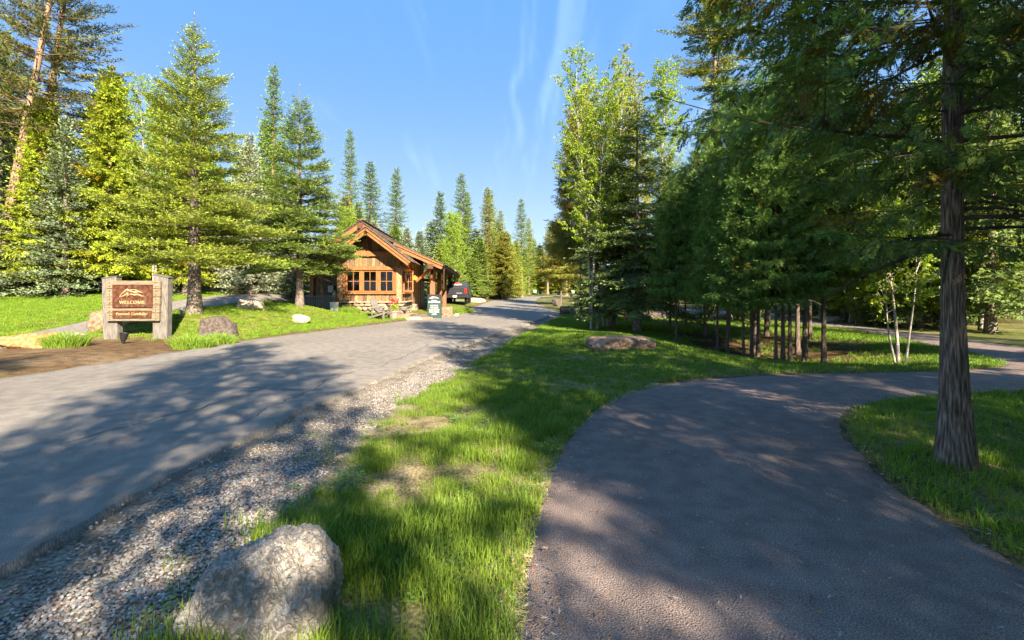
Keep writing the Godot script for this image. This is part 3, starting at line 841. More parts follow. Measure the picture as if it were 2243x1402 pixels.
func build_ground() -> void:
	# the turf and earth as one sheet, finest near the camera
	var xs := steps([-500, 60, -140, 14, -56, 3, -32, 1, -20, 0.4, -6, 0.22, 6, 0.3, 18, 1.0, 34, 3, 64, 14, 150, 60, 510])
	var ds := steps([-300, 60, -60, 10, -20, 2, -4, 0.4, 1, 0.22, 12, 0.3, 28, 0.6, 44, 2, 70, 5, 130, 20, 250, 70, 600])
	var m := Mb.new()
	for b in ds.size():
		for a in xs.size():
			var x := xs[a]
			var d := ds[b]
			var h := height(x, -d)
			var rl := table(ROAD_L, d)
			var rr := table(ROAD_R, d)
			h -= 0.09 * smooth(0.35, 0.8, minf(x - rl, rr - x))
			var td := trail_dist(x, d)
			if td < 0.0: h -= 0.07 * smooth(0.3, 0.6, -td)
			var lane := absf(x - table(LANE, d)) - 1.5
			if lane < 0.0 and d < 52.0: h -= 0.07 * smooth(0.1, 0.5, -lane)
			if x > rr and x > table(GRAVEL_R, d) and td > 0.02 and d < 12.0: h += smooth(0.0, 0.5, td) * (0.025 + 0.03 * HN.get_noise_2d(x * 45.0, d * 45.0))
			m.v.append(Vector3(x, h, -d))
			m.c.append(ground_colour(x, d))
			m.u.append(Vector2(x, d))
			m.u2.append(Vector2(x, d) * 0.21)
	var nx := xs.size()
	for b in ds.size() - 1:
		for a in nx - 1:
			var k := b * nx + a
			m.i.append(k); m.i.append(k + nx); m.i.append(k + 1)
			m.i.append(k + 1); m.i.append(k + nx); m.i.append(k + nx + 1)
	normals(m)
	var g := put("ground", m.mesh(), M.ground)
	tag(g, "uneven turf, earth and gravel verges between the road and the trees", "ground", "", "structure")
	# main road, exit lane, trail
	strip("road", func(t: float) -> Array: return [Vector2(table(ROAD_L, t), t), Vector2(table(ROAD_R, t), t)], steps([-40, 1.0, 0, 0.16, 12, 0.3, 30, 1.0, 130]), 0.045, 0.08, 0.012, M.road, "worn grey asphalt road with a ragged right edge", "road")
	strip("exit_lane", func(t: float) -> Array: return [Vector2(table(LANE, t) - 1.55, t), Vector2(table(LANE, t) + 1.55, t)], steps([-10, 0.5, 52]), 0.02, 0.03, 0.05, M.road, "narrow paved lane curving behind the grassy island", "road")
	var n := TRAIL_L.size() - 1
	strip("trail", func(t: float) -> Array: return [curve_at(TRAIL_L, t), curve_at(TRAIL_R, t)], steps([0, 0.04, n]), 0.014, 0.035, 0.06, M.trail, "reddish dark asphalt trail bending round the grass", "path")

func curve_at(a: Array, t: float) -> Vector2:
	var k := mini(int(t), a.size() - 2)
	var p: Vector2 = a[k]
	return p.cubic_interpolate(a[k + 1], a[maxi(k - 1, 0)], a[mini(k + 2, a.size() - 1)], t - k)

func normals(m: Mb) -> void:
	m.n.resize(m.v.size())
	for k in range(0, m.i.size(), 3):
		var a := m.i[k]
		var b := m.i[k + 1]
		var c := m.i[k + 2]
		var q := (m.v[c] - m.v[a]).cross(m.v[b] - m.v[a])
		m.n[a] += q; m.n[b] += q; m.n[c] += q
	for k in m.n.size(): m.n[k] = m.n[k].normalized()

func strip(called: String, ends: Callable, ts: PackedFloat32Array, up: float, ragged: float, skirt: float, m: Material, label: String, cat: String) -> void:
	var s := Mb.new()
	var cols := 15
	var along := 0.0
	var last := Vector2.ZERO
	for b in ts.size():
		var e: Array = ends.call(ts[b])
		var l: Vector2 = e[0]
		var r: Vector2 = e[1]
		var dir := (r - l).normalized()
		l += dir * ragged * (HN.get_noise_2d(l.x * 25.0 + 7.0, l.y * 25.0) + 0.6 * HN.get_noise_2d(l.x * 110.0, l.y * 110.0))
		r += dir * ragged * (1.3 * HN.get_noise_2d(r.x * 30.0, r.y * 30.0 + 9.0) + 1.1 * HN.get_noise_2d(r.x * 120.0, r.y * 120.0))
		var mid := (l + r) * 0.5
		if b > 0: along += mid.distance_to(last)
		last = mid
		for a in cols:
			var f := clampf((a - 1.0) / (cols - 3.0), 0.0, 1.0)
			f = f * 0.35 + 0.65 * smooth(0, 1, f)
			var p := l.lerp(r, f)
			if a == 0: p -= dir * skirt
			if a == cols - 1: p += dir * skirt
			var drop := up + 0.03 if a == 0 or a == cols - 1 else 0.0
			var crown := 0.03 * sin(f * PI) + 0.004 * HN.get_noise_2d(p.x * 8.0, p.y * 8.0)
			s.v.append(Vector3(p.x, height(lerpf(p.x, mid.x, 0.0), -p.y) + up + crown - drop, -p.y))
			var tone := 0.92 + 0.12 * HN.get_noise_2d(p.x * 6.0, p.y * 6.0) + 0.05 * cos(f * TAU * 2.0)
			tone -= 0.12 * smooth(0.1, 0.0, minf(f, 1.0 - f)) * (0.6 + HN.get_noise_2d(p.x * 40.0, p.y * 40.0))
			s.c.append(Color(tone, tone, tone))
			s.u.append(p)
			s.u2.append(p * 0.3)
	for b in ts.size() - 1:
		for a in cols - 1:
			var k := b * cols + a
			s.i.append(k); s.i.append(k + cols); s.i.append(k + 1)
			s.i.append(k + 1); s.i.append(k + cols); s.i.append(k + cols + 1)
	normals(s)
	tag(put(called, s.mesh(), m), label, cat, "", "structure")

# ---------------------------------------------------------------- grass and small stuff
func clump(sd: int, count: int, tall: float, wide: float, blade: float, bend: float, flat := 0.0) -> ArrayMesh:
	var r := RandomNumberGenerator.new()
	r.seed = sd
	var m := Mb.new()
	for k in count:
		var a := r.randf() * TAU
		var o := Vector3(cos(a), 0, sin(a)) * wide * sqrt(r.randf())
		var w := r.randf() * TAU
		var out := Vector3(cos(w), 0, sin(w))
		var h := tall * r.randf_range(0.45, 1.0)
		var lean := bend * r.randf_range(0.3, 1.2)
		var dir := (Vector3.UP * (1.0 - flat) + out * (lean * 0.4 + flat)).normalized()
		var p1 := o + dir * h * 0.55
		var p2 := o + dir * h * 0.85 + out * lean * h * 0.35 - Vector3(0, lean * h * 0.08, 0)
		var s := out.cross(Vector3.UP).rotated(Vector3.UP, r.randf_range(-0.8, 0.8)) * blade
		var g := r.randf_range(0.6, 1.0)
		var c := Color(g * r.randf_range(0.75, 1.0), g, g * r.randf_range(0.5, 1.0))
		m.quad(o - s, o + s, p1 + s * 0.85, p1 - s * 0.85, c)
		m.tri(p1 - s * 0.85, p1 + s * 0.85, p2, c)
	return m.mesh()

func scatter(n: int, area: Rect2, keep: Callable, sc: Callable, tint: Callable, sd: int, tilt := 0.15) -> Array:
	var r := RandomNumberGenerator.new()
	r.seed = sd
	var xf := []
	var cs := PackedColorArray()
	for k in n:
		var x := r.randf_range(area.position.x, area.end.x)
		var d := r.randf_range(area.position.y, area.end.y)
		var w: float = keep.call(x, d)
		if w <= 0.0 or r.randf() > w: continue
		if absf(x) > absf(d) * 1.13 + 0.8: continue      # well outside what one sees
		var s: float = sc.call(x, d) * r.randf_range(0.7, 1.25)
		var b := Basis(Vector3(r.randf_range(-1, 1), 0, r.randf_range(-1, 1)).normalized(), r.randf() * tilt) * Basis(Vector3.UP, r.randf() * TAU)
		xf.append(Transform3D(b.scaled(Vector3(s, s, s)), Vector3(x, height(x, -d) + 0.01, -d)))
		var c: Color = tint.call(x, d)
		cs.append(c * r.randf_range(0.8, 1.0))
	return [xf, cs]

func turf(x: float, d: float) -> float:      # where grass grows: 1 in the lawn, 0 on paving, gravel, bare earth
	var rl := table(ROAD_L, d)
	var rr := table(ROAD_R, d)
	if x > rl - 0.15 and x < rr + 0.05: return 0.0
	if x < rl:
		if absf(x - table(LANE, d)) < 1.62 and d < 52.0: return 0.0
		if d > 25.0 and d < 50.0 and x > -11.5: return 0.0 if x < -4.5 else 0.3
		return 1.0 - dirt_at(x, d)
	var e := x - table(GRAVEL_R, d) + 0.3 * HN.get_noise_2d(x * 40.0, d * 40.0)
	if e < 0.0: return 0.03 if e > -0.35 and d < 7.0 else 0.0
	var td := trail_dist(x, d)
	if td < 0.03: return 0.0
	return (1.0 - in_grove(x, d)) * (1.0 if d < 20.0 or x < 6.0 else 0.25)

func build_grass() -> void:
	var green := func(x: float, d: float) -> Color:
		var dry := straw_at(x, d)
		var lit := 0.5 + 0.5 * HN.get_noise_2d(x * 9.0, d * 9.0)
		return Color(0.75, 0.85, 0.8).lerp(Color(1.0, 0.92, 0.7), clampf(dry * 0.9 + lit * 0.3, 0.0, 1.0))
	# long blades on the near verge
	var r1 := scatter(26000, Rect2(-2.2, 0.9, 3.6, 7.6), func(x, d): return turf(x, d) * smoothstep(0.85, 0.2, straw_at(x, d)) * (0.45 + 0.55 * smoothstep(-0.2, 0.3, HN.get_noise_2d(x * 60.0, d * 60.0))), func(x, d): return 0.5 + 0.4 * HN.get_noise_2d(x * 35.0 + 9.0, d * 35.0) + 0.6 * clampf(0.75 - straw_at(x, d), 0, 1) + (0.35 if x < -0.5 and d < 3.2 else 0.0), green, 301)
	many("tall_grass", clump(311, 12, 0.19, 0.06, 0.0021, 0.55), M.grass, r1[0], r1[1], "long fresh green grass blades on the verge between gravel and trail", "grass")
	var r2 := scatter(34000, Rect2(-2.0, 0.9, 4.4, 9.0), func(x, d): return maxf(turf(x, d) * maxf(0.35, smoothstep(0.2, 0.65, straw_at(x, d))), 0.9 * smooth(-0.05, 0.0, trail_dist(x, d)) * smooth(0.2, 0.03, trail_dist(x, d))), func(_x, _d): return 1.0, func(_x, _d): return Color(1, 1, 1), 302)
	many("dry_grass", clump(312, 13, 0.1, 0.07, 0.0022, 1.0, 1.3), M.straw, r2[0], r2[1], "flattened straw coloured dead grass among the green blades", "grass")
	# mown turf farther off
	var r3 := scatter(60000, Rect2(-2.0, 6.5, 16.0, 22.0), func(x, d): return turf(x, d) * 0.9, func(_x, d): return 0.85 + 0.015 * d, green, 303)
	many("lawn_grass", clump(313, 11, 0.1, 0.09, 0.004, 0.6), M.grass, r3[0], r3[1], "short green turf round the trail and under the trees", "grass")
	var r4 := scatter(70000, Rect2(-34, 8.5, 30.0, 26.0), func(x, d): return turf(x, d) * 0.9, func(_x, d): return 0.9 + 0.012 * d, green, 304)
	many("lawn_grass", clump(314, 11, 0.085, 0.1, 0.005, 0.6), M.lawn, r4[0], r4[1], "sunny yellow green turf of the island and the far lawn", "grass")
	var r6 := scatter(9000, Rect2(2.6, 1.6, 8.0, 7.0), func(x, d): return turf(x, d) * (0.9 if trail_dist(x, d) < 1.6 else 0.3), func(_x, _d): return 0.95, green, 306)
	many("shade_grass", clump(315, 14, 0.12, 0.07, 0.003, 0.7), M.grass, r6[0], r6[1], "shaded grass round the foot of the big cedar", "grass")
	# river pebbles of the shoulder
	var peb := Mb.new()
	for k in 4:
		for s in 7:
			var p := []
			for w in [[k, s], [k + 1, s], [k + 1, s + 1], [k, s + 1]]:
				var la: float = PI * w[0] / 4.0 - PI / 2
				var lo: float = TAU * w[1] / 7.0
				p.append(Vector3(cos(la) * cos(lo), sin(la) * 0.55, cos(la) * sin(lo) * 0.75))
			peb.quad(p[0], p[1], p[2], p[3])
	var pr := RandomNumberGenerator.new()
	pr.seed = 77
	var kinds := [Color(0.3, 0.29, 0.28), Color(0.2, 0.215, 0.23), Color(0.36, 0.32, 0.26), Color(0.25, 0.165, 0.145), Color(0.4, 0.37, 0.33), Color(0.17, 0.17, 0.17), Color(0.32, 0.245, 0.17), Color(0.21, 0.24, 0.235), Color(0.5, 0.48, 0.44), Color(0.24, 0.225, 0.21)]
	var r5 := scatter(150000, Rect2(-3.2, 1.0, 3.0, 12.0), func(x, d):
		var e := minf(x - table(ROAD_R, d) - 0.12, table(GRAVEL_R, d) - x + 0.2 * HN.get_noise_2d(x * 40.0, d * 40.0) + 0.12)
		if e < 0.0: return 0.035 if e > -0.45 and d < 9.0 and x < table(ROAD_R, d) + 0.1 else 0.0
		return clampf(e * 5.0, 0.0, 1.0) * clampf(9.0 / (d * d) + 0.25, 0.0, 1.0) * clampf(0.7 + 0.7 * HN.get_noise_2d(x * 18.0, d * 18.0) + smooth(0.2, 0.6, e), 0.0, 1.0),
		func(_x, d): return 0.0105 if d < 4.5 else 0.0085, func(_x, _d): return kinds[pr.randi() % kinds.size()], 305, 0.5)
	many("pebbles", peb.mesh(), M.pebble, r5[0], r5[1], "rounded multicoloured river pebbles along the road shoulder", "gravel")
	# low weeds among the blades
	var wd := Mb.new()
	var wr := RandomNumberGenerator.new()
	wr.seed = 12
	for k in 16:
		var a := wr.randf() * TAU
		var o := Vector3(cos(a), 0, sin(a)) * wr.randf() * 0.05 + Vector3(0, wr.randf_range(0.01, 0.05), 0)
		var dd := Vector3(cos(a), wr.randf_range(0.0, 0.5), sin(a)).normalized()
		wd.kite(o, dd * wr.randf_range(0.02, 0.04), dd.cross(Vector3.UP).normalized() * 0.008, Color(1, 1, 1) * wr.randf_range(0.5, 1.0))
	var r8 := scatter(5000, Rect2(-2.0, 0.9, 4.4, 9.0), func(x, d): return turf(x, d) * smooth(0.0, 0.3, HN.get_noise_2d(x * 30.0 + 50.0, d * 30.0)), func(_x, _d): return 1.0, func(_x, _d): return Color(0.8, 0.9, 0.8), 308)
	many("weeds", wd.mesh(), M.fir_mid, r8[0], r8[1], "low broad leaved weeds among the verge grass", "weeds")
	# hairline cracks near the road's edge
	var road := get_node("road") as Node3D
	var cr := RandomNumberGenerator.new()
	cr.seed = 5
	for q in [[5.2, 0.35, 0.12, 1.0, 34], [9.0, 0.5, 0.1, 1.0, 40], [7.0, 0.3, -1.0, 0.1, 16], [11.5, 0.4, -1.0, -0.15, 18], [4.3, 1.6, 0.2, 1.0, 30], [14.5, 0.6, 0.2, 1.0, 36], [9.8, 1.2, -1.0, 0.3, 14]]:
		var cm := Mb.new()
		var p := Vector2(table(ROAD_R, q[0]) - q[1], q[0])
		var dir := Vector2(q[2], q[3]).normalized()
		for k in q[4]:
			var nd2 := dir.rotated(cr.randf_range(-0.5, 0.5))
			var e := p + nd2 * 0.11
			var f := clampf((table(ROAD_R, p.y) - p.x) / (table(ROAD_R, p.y) - table(ROAD_L, p.y)), 0.0, 1.0)
			var y := 0.049 + 0.03 * sin(f * PI)
			var s := Vector2(-nd2.y, nd2.x) * (0.006 if k > 1 and k < q[4] - 2 else 0.002)
			cm.quad(Vector3(p.x - s.x, height(p.x, -p.y) + y, -p.y + s.y), Vector3(p.x + s.x, height(p.x, -p.y) + y, -p.y - s.y), Vector3(e.x + s.x, height(e.x, -e.y) + y, -e.y - s.y), Vector3(e.x - s.x, height(e.x, -e.y) + y, -e.y + s.y))
			p = e
		put("crack", cm.mesh(), M.rubber, road)
	# fallen needles and bits of twig on the trail
	var nd := Mb.new()
	nd.kite(Vector3(-0.5, 0, 0), Vector3(1, 0.1, 0), Vector3(0, 0, 0.09), Color.WHITE)
	nd.kite(Vector3(-0.2, 0.02, 0), Vector3(0.5, 0.05, 0.35), Vector3(0.03, 0, 0.07), Color(0.8, 0.8, 0.8))
	var browns := [Color(0.3, 0.13, 0.05), Color(0.2, 0.1, 0.05), Color(0.4, 0.22, 0.1), Color(0.12, 0.08, 0.05), Color(0.45, 0.38, 0.3)]
	var r7 := scatter(36000, Rect2(-0.2, 1.2, 12.0, 9.0), func(x, d):
		var td := trail_dist(x, d)
		if td > 0.12: return 0.0
		return clampf(0.12 + 0.9 * smooth(-0.3, 0.0, td) + 0.5 * smooth(0.0, 2.4, x - 0.3 * d) * pow(clampf(HN.get_noise_2d(x * 45.0, d * 45.0) + 0.45, 0, 1), 2.0), 0.0, 1.0), func(_x, _d): return 0.042, func(_x, _d): return browns[pr.randi() % browns.size()], 307, 0.1)
	for k in r7[0].size(): r7[0][k].origin.y += 0.052
	many("fallen_needles", nd.mesh(), M.litter, r7[0], r7[1], "rust brown cedar bits and needles strewn over the trail", "litter")

# ---------------------------------------------------------------- camera, sky, sun
func build_view() -> void:
	var cam := Camera3D.new()
	cam.name = "camera"
	cam.projection = Camera3D.PROJECTION_FRUSTUM
	cam.near = 0.05
	cam.far = 1500.0
	cam.size = 0.05 * 1402.0 / 1050.0            # a wide lens with a level camera, shifted down a little
	cam.frustum_offset = Vector2(0, -0.05 * 64.0 / 1050.0)
	cam.position = Vector3(0, 1.5, 0)
	add_child(cam)
	var sky := ProceduralSkyMaterial.new()
	sky.sky_top_color = lin(0.038, 0.1, 0.215)
	sky.sky_horizon_color = lin(0.23, 0.28, 0.31)
	sky.sky_curve = 0.12
	sky.ground_bottom_color = lin(0.06, 0.065, 0.045)
	sky.ground_horizon_color = lin(0.2, 0.24, 0.26)
	sky.sun_angle_max = 12.0
	sky.sky_cover = cirrus()
	sky.sky_cover_modulate = Color(1, 1, 1, 1)
	sky.sky_energy_multiplier = 1.0
	sky.ground_energy_multiplier = 1.0
	var env := Environment.new()
	env.background_mode = Environment.BG_SKY
	env.sky = Sky.new()
	env.sky.sky_material = sky
	env.tonemap_mode = Environment.TONE_MAPPER_LINEAR
	env.tonemap_exposure = 4.7
	env.sdfgi_enabled = true
	env.ssao_enabled = true
	env.ssil_enabled = true
	var we := WorldEnvironment.new()
	we.name = "world"
	we.environment = env
	add_child(we)
	var sun := DirectionalLight3D.new()
	sun.name = "sun"
	sun.light_color = Color(1.0, 0.925, 0.82)
	sun.light_energy = 1.28
	sun.light_angular_distance = 0.55
	sun.shadow_enabled = true
	add_child(sun)
	var az := deg_to_rad(24.0)
	var el := deg_to_rad(33.0)
	sun.look_at_from_position(Vector3(sin(az) * cos(el), sin(el), cos(az) * cos(el)) * 60.0, Vector3.ZERO)

func cirrus() -> Texture2D:      # thin high streaks, stretched over the dome
	var w := 1024
	var h := 512
	var n := FastNoiseLite.new()
	n.seed = 31
	n.frequency = 1.0
	n.fractal_octaves = 5
	var g := FastNoiseLite.new()
	g.seed = 9
	g.frequency = 1.0
	g.fractal_octaves = 3
	var im := Image.create(w, h, false, Image.FORMAT_RGBA8)
	for y in h / 2:
		var el := PI * (0.5 - (y + 0.5) / h)
		for x in w:
			var az := TAU * (x + 0.5) / w
			var dir := Vector3(cos(az) * cos(el), sin(el), sin(az) * cos(el))
			var p := Vector2(dir.x, dir.z) / (dir.y + 0.1)
			var q := p.rotated(PI / 2 + 0.04)
			var a := n.get_noise_2d(q.x * 3.0 + 0.35 * g.get_noise_2d(q.x * 1.2, q.y * 0.6), q.y * 0.2) + 0.35 * n.get_noise_2d(q.x * 11.0 + 0.8 * g.get_noise_2d(q.x * 2.0, q.y), q.y * 0.7 + 9.0)
			var b := g.get_noise_2d(p.x * 0.5 + 40.0, p.y * 0.5)
			var v := smoothstep(0.0, 0.7, a) * smoothstep(-0.3, 0.4, b) * smoothstep(0.08, 0.3, dir.y)
			var bun := exp(-pow((p.y - 0.06) / 0.3, 2.0)) * smoothstep(-0.1, 0.7, n.get_noise_2d(p.y * 9.0 + 0.5 * g.get_noise_2d(p.x, p.y * 2.0), p.x * 0.35 + 3.0) + 0.4 * n.get_noise_2d(p.y * 30.0, p.x * 0.9))
			v = maxf(v, bun * 1.3 * smoothstep(0.15, 0.35, dir.y))
			im.set_pixel(x, y, Color(0.6, 0.63, 0.66, minf(v, 1.0) * 0.095))
	return ImageTexture.create_from_image(im)

func ordinal(k: int) -> String:
	return ["first", "second", "third", "fourth", "fifth", "sixth", "seventh", "eighth", "ninth", "tenth", "eleventh", "twelfth", "thirteenth", "fourteenth", "fifteenth", "sixteenth", "seventeenth", "eighteenth", "nineteenth", "twentieth"][k]

func build_trees() -> void:
	plant("fir_a", -10.6, 16.0, 1.0, 0.0, "fir_tree", "broad sunlit fir with bare leader standing behind the welcome sign")
	plant("fir_b", -9.3, 21.0, 1.0, 0.6, "fir_tree", "sunlit fir with tall bare leader in front of the wooden gatehouse")
	# the left wood
	plant("pine", -28.7, 26.5, 1.0, 0.0, "pine_tree", "tall leaning pine with pale bare trunk, leftmost of the two", "", "", 1.0, Vector2(0.2, 0.0))
	plant("pine", -29.6, 29.0, 1.02, 2.0, "pine_tree", "tall dark trunked pine with full crown, right of the pale one", "", "", 1.1, Vector2(0.146, 0.0))
	plant("cedar", -26.2, 26.8, 1.0, 0.5, "cedar_tree", "golden green cedar at the lawn edge in front of the pine trunks")
	plant("cedar", -22.8, 27.2, 1.12, 2.5, "cedar_tree", "tall golden green cedar right of the blue spruce")
	plant("cedar", -24.6, 29.5, 1.25, 4.0, "cedar_tree", "tall cedar standing behind the blue spruce")
	plant("spruce", -24.4, 26.2, 0.98, 0.3, "spruce_tree", "blue green spruce between the two golden cedars")
	plant("spruce", -28.6, 25.5, 0.9, 2.2, "spruce_tree", "blue green spruce at the far left edge of the lawn", "", "", 1.15)
	plant("spruce", -31.0, 29.0, 1.6, 1.0, "spruce_tree", "dark tall spruce behind the leftmost blue spruce", "", "fir_dark")
	plant("birch", -20.5, 27.5, 1.0, 1.0, "birch_tree", "slim bright birch with bare white top left of the broad fir")
	plant("aspen", -19.0, 29.0, 0.8, 2.0, "aspen_tree", "bright green aspen behind the broad fir")
	plant("cedar", -18.4, 27.0, 0.8, 5.0, "cedar_tree", "low golden cedar right behind the welcome sign")
	plant("spruce", -15.6, 28.5, 0.95, 4.0, "spruce_tree", "pale blue spruce right of the broad fir", "", "spruce_pale")
	plant("larch", -16.5, 33.0, 0.78, 0.0, "larch_tree", "green larch rising between the two sunlit firs")
	plant("spruce", -13.6, 30.0, 0.8, 4.6, "spruce_tree", "bluish spruce left behind the fir by the gatehouse", "", "spruce")
	plant("aspen", -12.4, 36.0, 0.6, 3.0, "aspen_tree", "low bright aspen behind the left end of the gatehouse")
	# behind the gatehouse
	var row := [[-16.4, 47, 0.78, "conifer_far", "cedar_brown"], [-15.4, 48, 0.74, "conifer_far", "fir_mid"], [-14.7, 50, 0.8, "larch", ""], [-14.4, 48, 0.9, "spruce", ""], [-13.2, 46, 0.86, "spruce", "spruce_pale"], [-12.2, 50, 0.82, "larch", "larch"], [-11.4, 47, 0.9, "spruce", "fir_mid"], [-10.3, 47, 0.88, "spruce", "spruce_pale"], [-9.8, 51, 0.9, "spruce", "spruce"]]
	for k in row.size():
		var q = row[k]
		plant(q[3], q[0], q[1], q[2] * 0.82, k * 1.3, "conifer_tree", "%s conifer from the left in the row over the gatehouse roof" % ordinal(k), "conifers behind the gatehouse", q[4], [1.5, 1.35, 1.7, 1.45][k % 4])
	plant("conifer_far", -9.0, 60, 0.95, 1.0, "conifer_tree", "dark conifer left of the bright aspen by the carport", "", "fir_dark")
	plant("larch", -6.9, 64, 0.83, 1.0, "larch_tree", "tall blue green larch behind the bright aspen", "", "", 1.4)
	plant("larch", -6.0, 66, 0.72, 3.0, "larch_tree", "slightly shorter larch touching the tall blue green one", "", "", 1.3)
	plant("aspen", -5.4, 45, 0.72, 1.0, "aspen_tree", "round bright yellow green aspen beside the carport roof")
	plant("larch", -3.2, 62, 0.72, 2.0, "larch_tree", "golden green larch with reddish trunk right of the aspen", "", "larch_gold", 1.4)
	plant("larch", -3.0, 66, 0.74, 5.0, "larch_tree", "dark green larch just behind the golden larch", "", "fir_mid", 1.4)
	plant("cedar", -0.9, 62, 0.8, 2.0, "cedar_tree", "golden cedar left of the far slim larch", "", "cedar_brown", 1.4)
	plant("conifer_far", -2.2, 70, 0.8, 2.0, "conifer_tree", "dull green conifer between the golden larch and cedar", "", "cedar_brown", 1.5)
	plant("conifer_far", 0.6, 72, 0.62, 4.0, "conifer_tree", "small bright green conifer by the far road bend", "", "fir", 1.5)
	plant("larch", 1.6, 76, 0.78, 4.0, "larch_tree", "slim blue green larch at the end of the road", "", "", 1.3)
	for k in 16:
		var kx := -3.0 + k * 1.35
		if k < 5: kx -= 2.0
		plant(["conifer_far", "cedar", "larch"][k % 3], kx, 104.0 + (k * 7) % 11, 0.75 + 0.09 * ((k * 5) % 4), k * 1.7, "distant_tree", "distant tree of the wood that closes the view", "distant woodland trees", ["fir_mid", "cedar_gold", "fir"][k % 3], 1.5)
	for q in [[-8.2, 56, 0.5], [-7.4, 58, 0.42], [-4.6, 57, 0.45], [-4.0, 60, 0.55], [-1.6, 64, 0.5], [-0.2, 68, 0.55], [0.2, 78, 0.6], [2.0, 84, 0.6], [-5.2, 70, 0.7], [-8.6, 68, 0.75], [-10.5, 62, 0.7]]:
		plant("conifer_far" if int(q[1]) % 2 == 0 else "cedar", q[0], q[1], q[2], q[1], "understorey_tree", "low bushy tree filling in below the tall trees past the gatehouse", "low trees past the gatehouse", ["fir_mid", "cedar_gold", "fir"][int(q[1]) % 3], 1.7)
	# right side of the road
	plant("cedar_grove", 3.5, 24.3, 1.24, 0.7, "cedar_tree", "dark brownish cedar with thick trunk at the road bend", "", "cedar_brown", 0.7)
	plant("cedar_grove", 4.6, 45.0, 0.9, 2.7, "cedar_tree", "low rusty brown cedar by the road beyond the bend", "", "cedar_brown", 1.2)
	plant("birch", 3.15, 18.8, 0.9, 0.0, "birch_tree", "many stemmed birch with yellow green leaves left of the dark fir")
	plant("birch", 4.1, 20.5, 0.94, 2.4, "birch_tree", "birch clump just behind the many stemmed birch", "", "birch_warm")
	plant("birch_b", 6.0, 24.5, 0.88, 1.0, "birch_tree", "tall warm green birch behind the dark fir")
	plant("birch_b", 8.3, 26.0, 1.0, 3.0, "birch_tree", "tall birch with lichen grey limbs left of the tall larch", "", "birch")
	plant("fir_c", 4.75, 18.2, 1.0, 0.0, "fir_tree", "dark shaded fir with drooping boughs among the birches")
	plant("fir_c", 4.15, 19.8, 0.75, 2.5, "fir_tree", "smaller shaded fir left of the dark drooping fir")
	plant("larch_tall", 12.7, 30.0, 1.0, 0.0, "larch_tree", "very tall bare trunked larch with crown cut by the top edge")
	var grove := [[7.2, 17.9], [6.0, 14.0], [5.8, 12.9], [6.1, 12.2], [5.6, 11.6], [7.8, 15.4], [7.5, 14.6], [9.4, 17.7], [6.0, 10.9], [6.5, 11.5], [6.9, 11.9], [8.7, 14.6], [7.7, 12.6], [7.35, 11.3], [8.4, 18.6], [10.2, 16.4], [5.2, 15.2], [6.6, 20.0], [7.6, 21.0]]
	grove.sort_custom(func(a, b): return a[0] / a[1] < b[0] / b[1])
	for k in grove.size():
		var q = grove[k]
		var s: float = clampf(0.56 + (q[0] - 5.6) * 0.13, 0.5, 0.95) * [1.0, 1.12, 0.9, 1.05, 0.96][k % 5]
		plant("cedar_grove", q[0], q[1], s, k * 1.9, "cedar_tree", "slim dark cedar, %s trunk from the left in the dense grove" % ordinal(k), "cedars of the dark grove", "", 0.85)
	plant("cedar_near", 3.93, 4.25, 1.0, 0.05, "cedar_tree", "large shaggy barked cedar standing close beside the trail")
	plant("sapling", 8.8, 10.9, 1.0, 0.0, "birch_tree", "young white barked birch on the grass inside the trail bend")
	var rr := RandomNumberGenerator.new()
	rr.seed = 55
	var kinds := ["birch", "conifer_far", "aspen", "birch_b", "cedar", "conifer_far", "fir_c"]
	var tints := ["birch", "fir_mid", "birch_warm", "birch", "cedar_gold", "fir_dark", "fir_mid"]
	var says := ["clumped birch", "mid green conifer", "warm green aspen", "single stemmed birch", "golden cedar", "dark conifer", "drooping fir"]
	var wood := []
	for k in 64:
		var d := rr.randf_range(17.0, 46.0)
		var x := d * rr.randf_range(0.55, 1.12)
		if trail_dist(x, d) < 1.3 or (x < 13.0 and d < 24.0): continue
		wood.append([x, d, k % 7, rr.randf_range(0.6, 0.95), rr.randf() * TAU])
	wood.sort_custom(func(a, b): return a[0] / a[1] < b[0] / b[1])
	var seen := {}
	for w in wood:
		seen[w[2]] = seen.get(w[2], -1) + 1
		plant(kinds[w[2]], w[0], w[1], w[3], w[4], "woodland_tree", "%s %s from the left in the wood beyond the trail" % [ordinal(seen[w[2]]), says[w[2]]], "trees of the wood beyond the trail", tints[w[2]])
	for k in 26:
		var d := rr.randf_range(19.5, 30.0)
		var x := d * rr.randf_range(0.36, 1.0)
		if trail_dist(x, d) < 0.8: continue
		plant("shrub", x, d, rr.randf_range(0.7, 1.4), rr.randf() * TAU, "shrub", "leafy shrub of the understorey beyond the grove and the trail", "understorey shrubs", ["shrub", "cedar_brown", "fir_mid"][k % 3], 1.2, Vector2.ZERO, "shrub")
	for k in 22:
		var d := rr.randf_range(21.0, 36.0)
		var x := d * rr.randf_range(0.5, 1.05)
		if trail_dist(x, d) < 1.0: continue
		plant("cedar_grove", x, d, rr.randf_range(0.7, 1.0), rr.randf() * TAU, "cedar_tree", "slim dark trunked cedar standing in the wood beyond the trail", "slim cedars of the wood beyond the trail", ["fir_mid", "cedar_brown", "cedar_dark"][k % 3], 0.9)
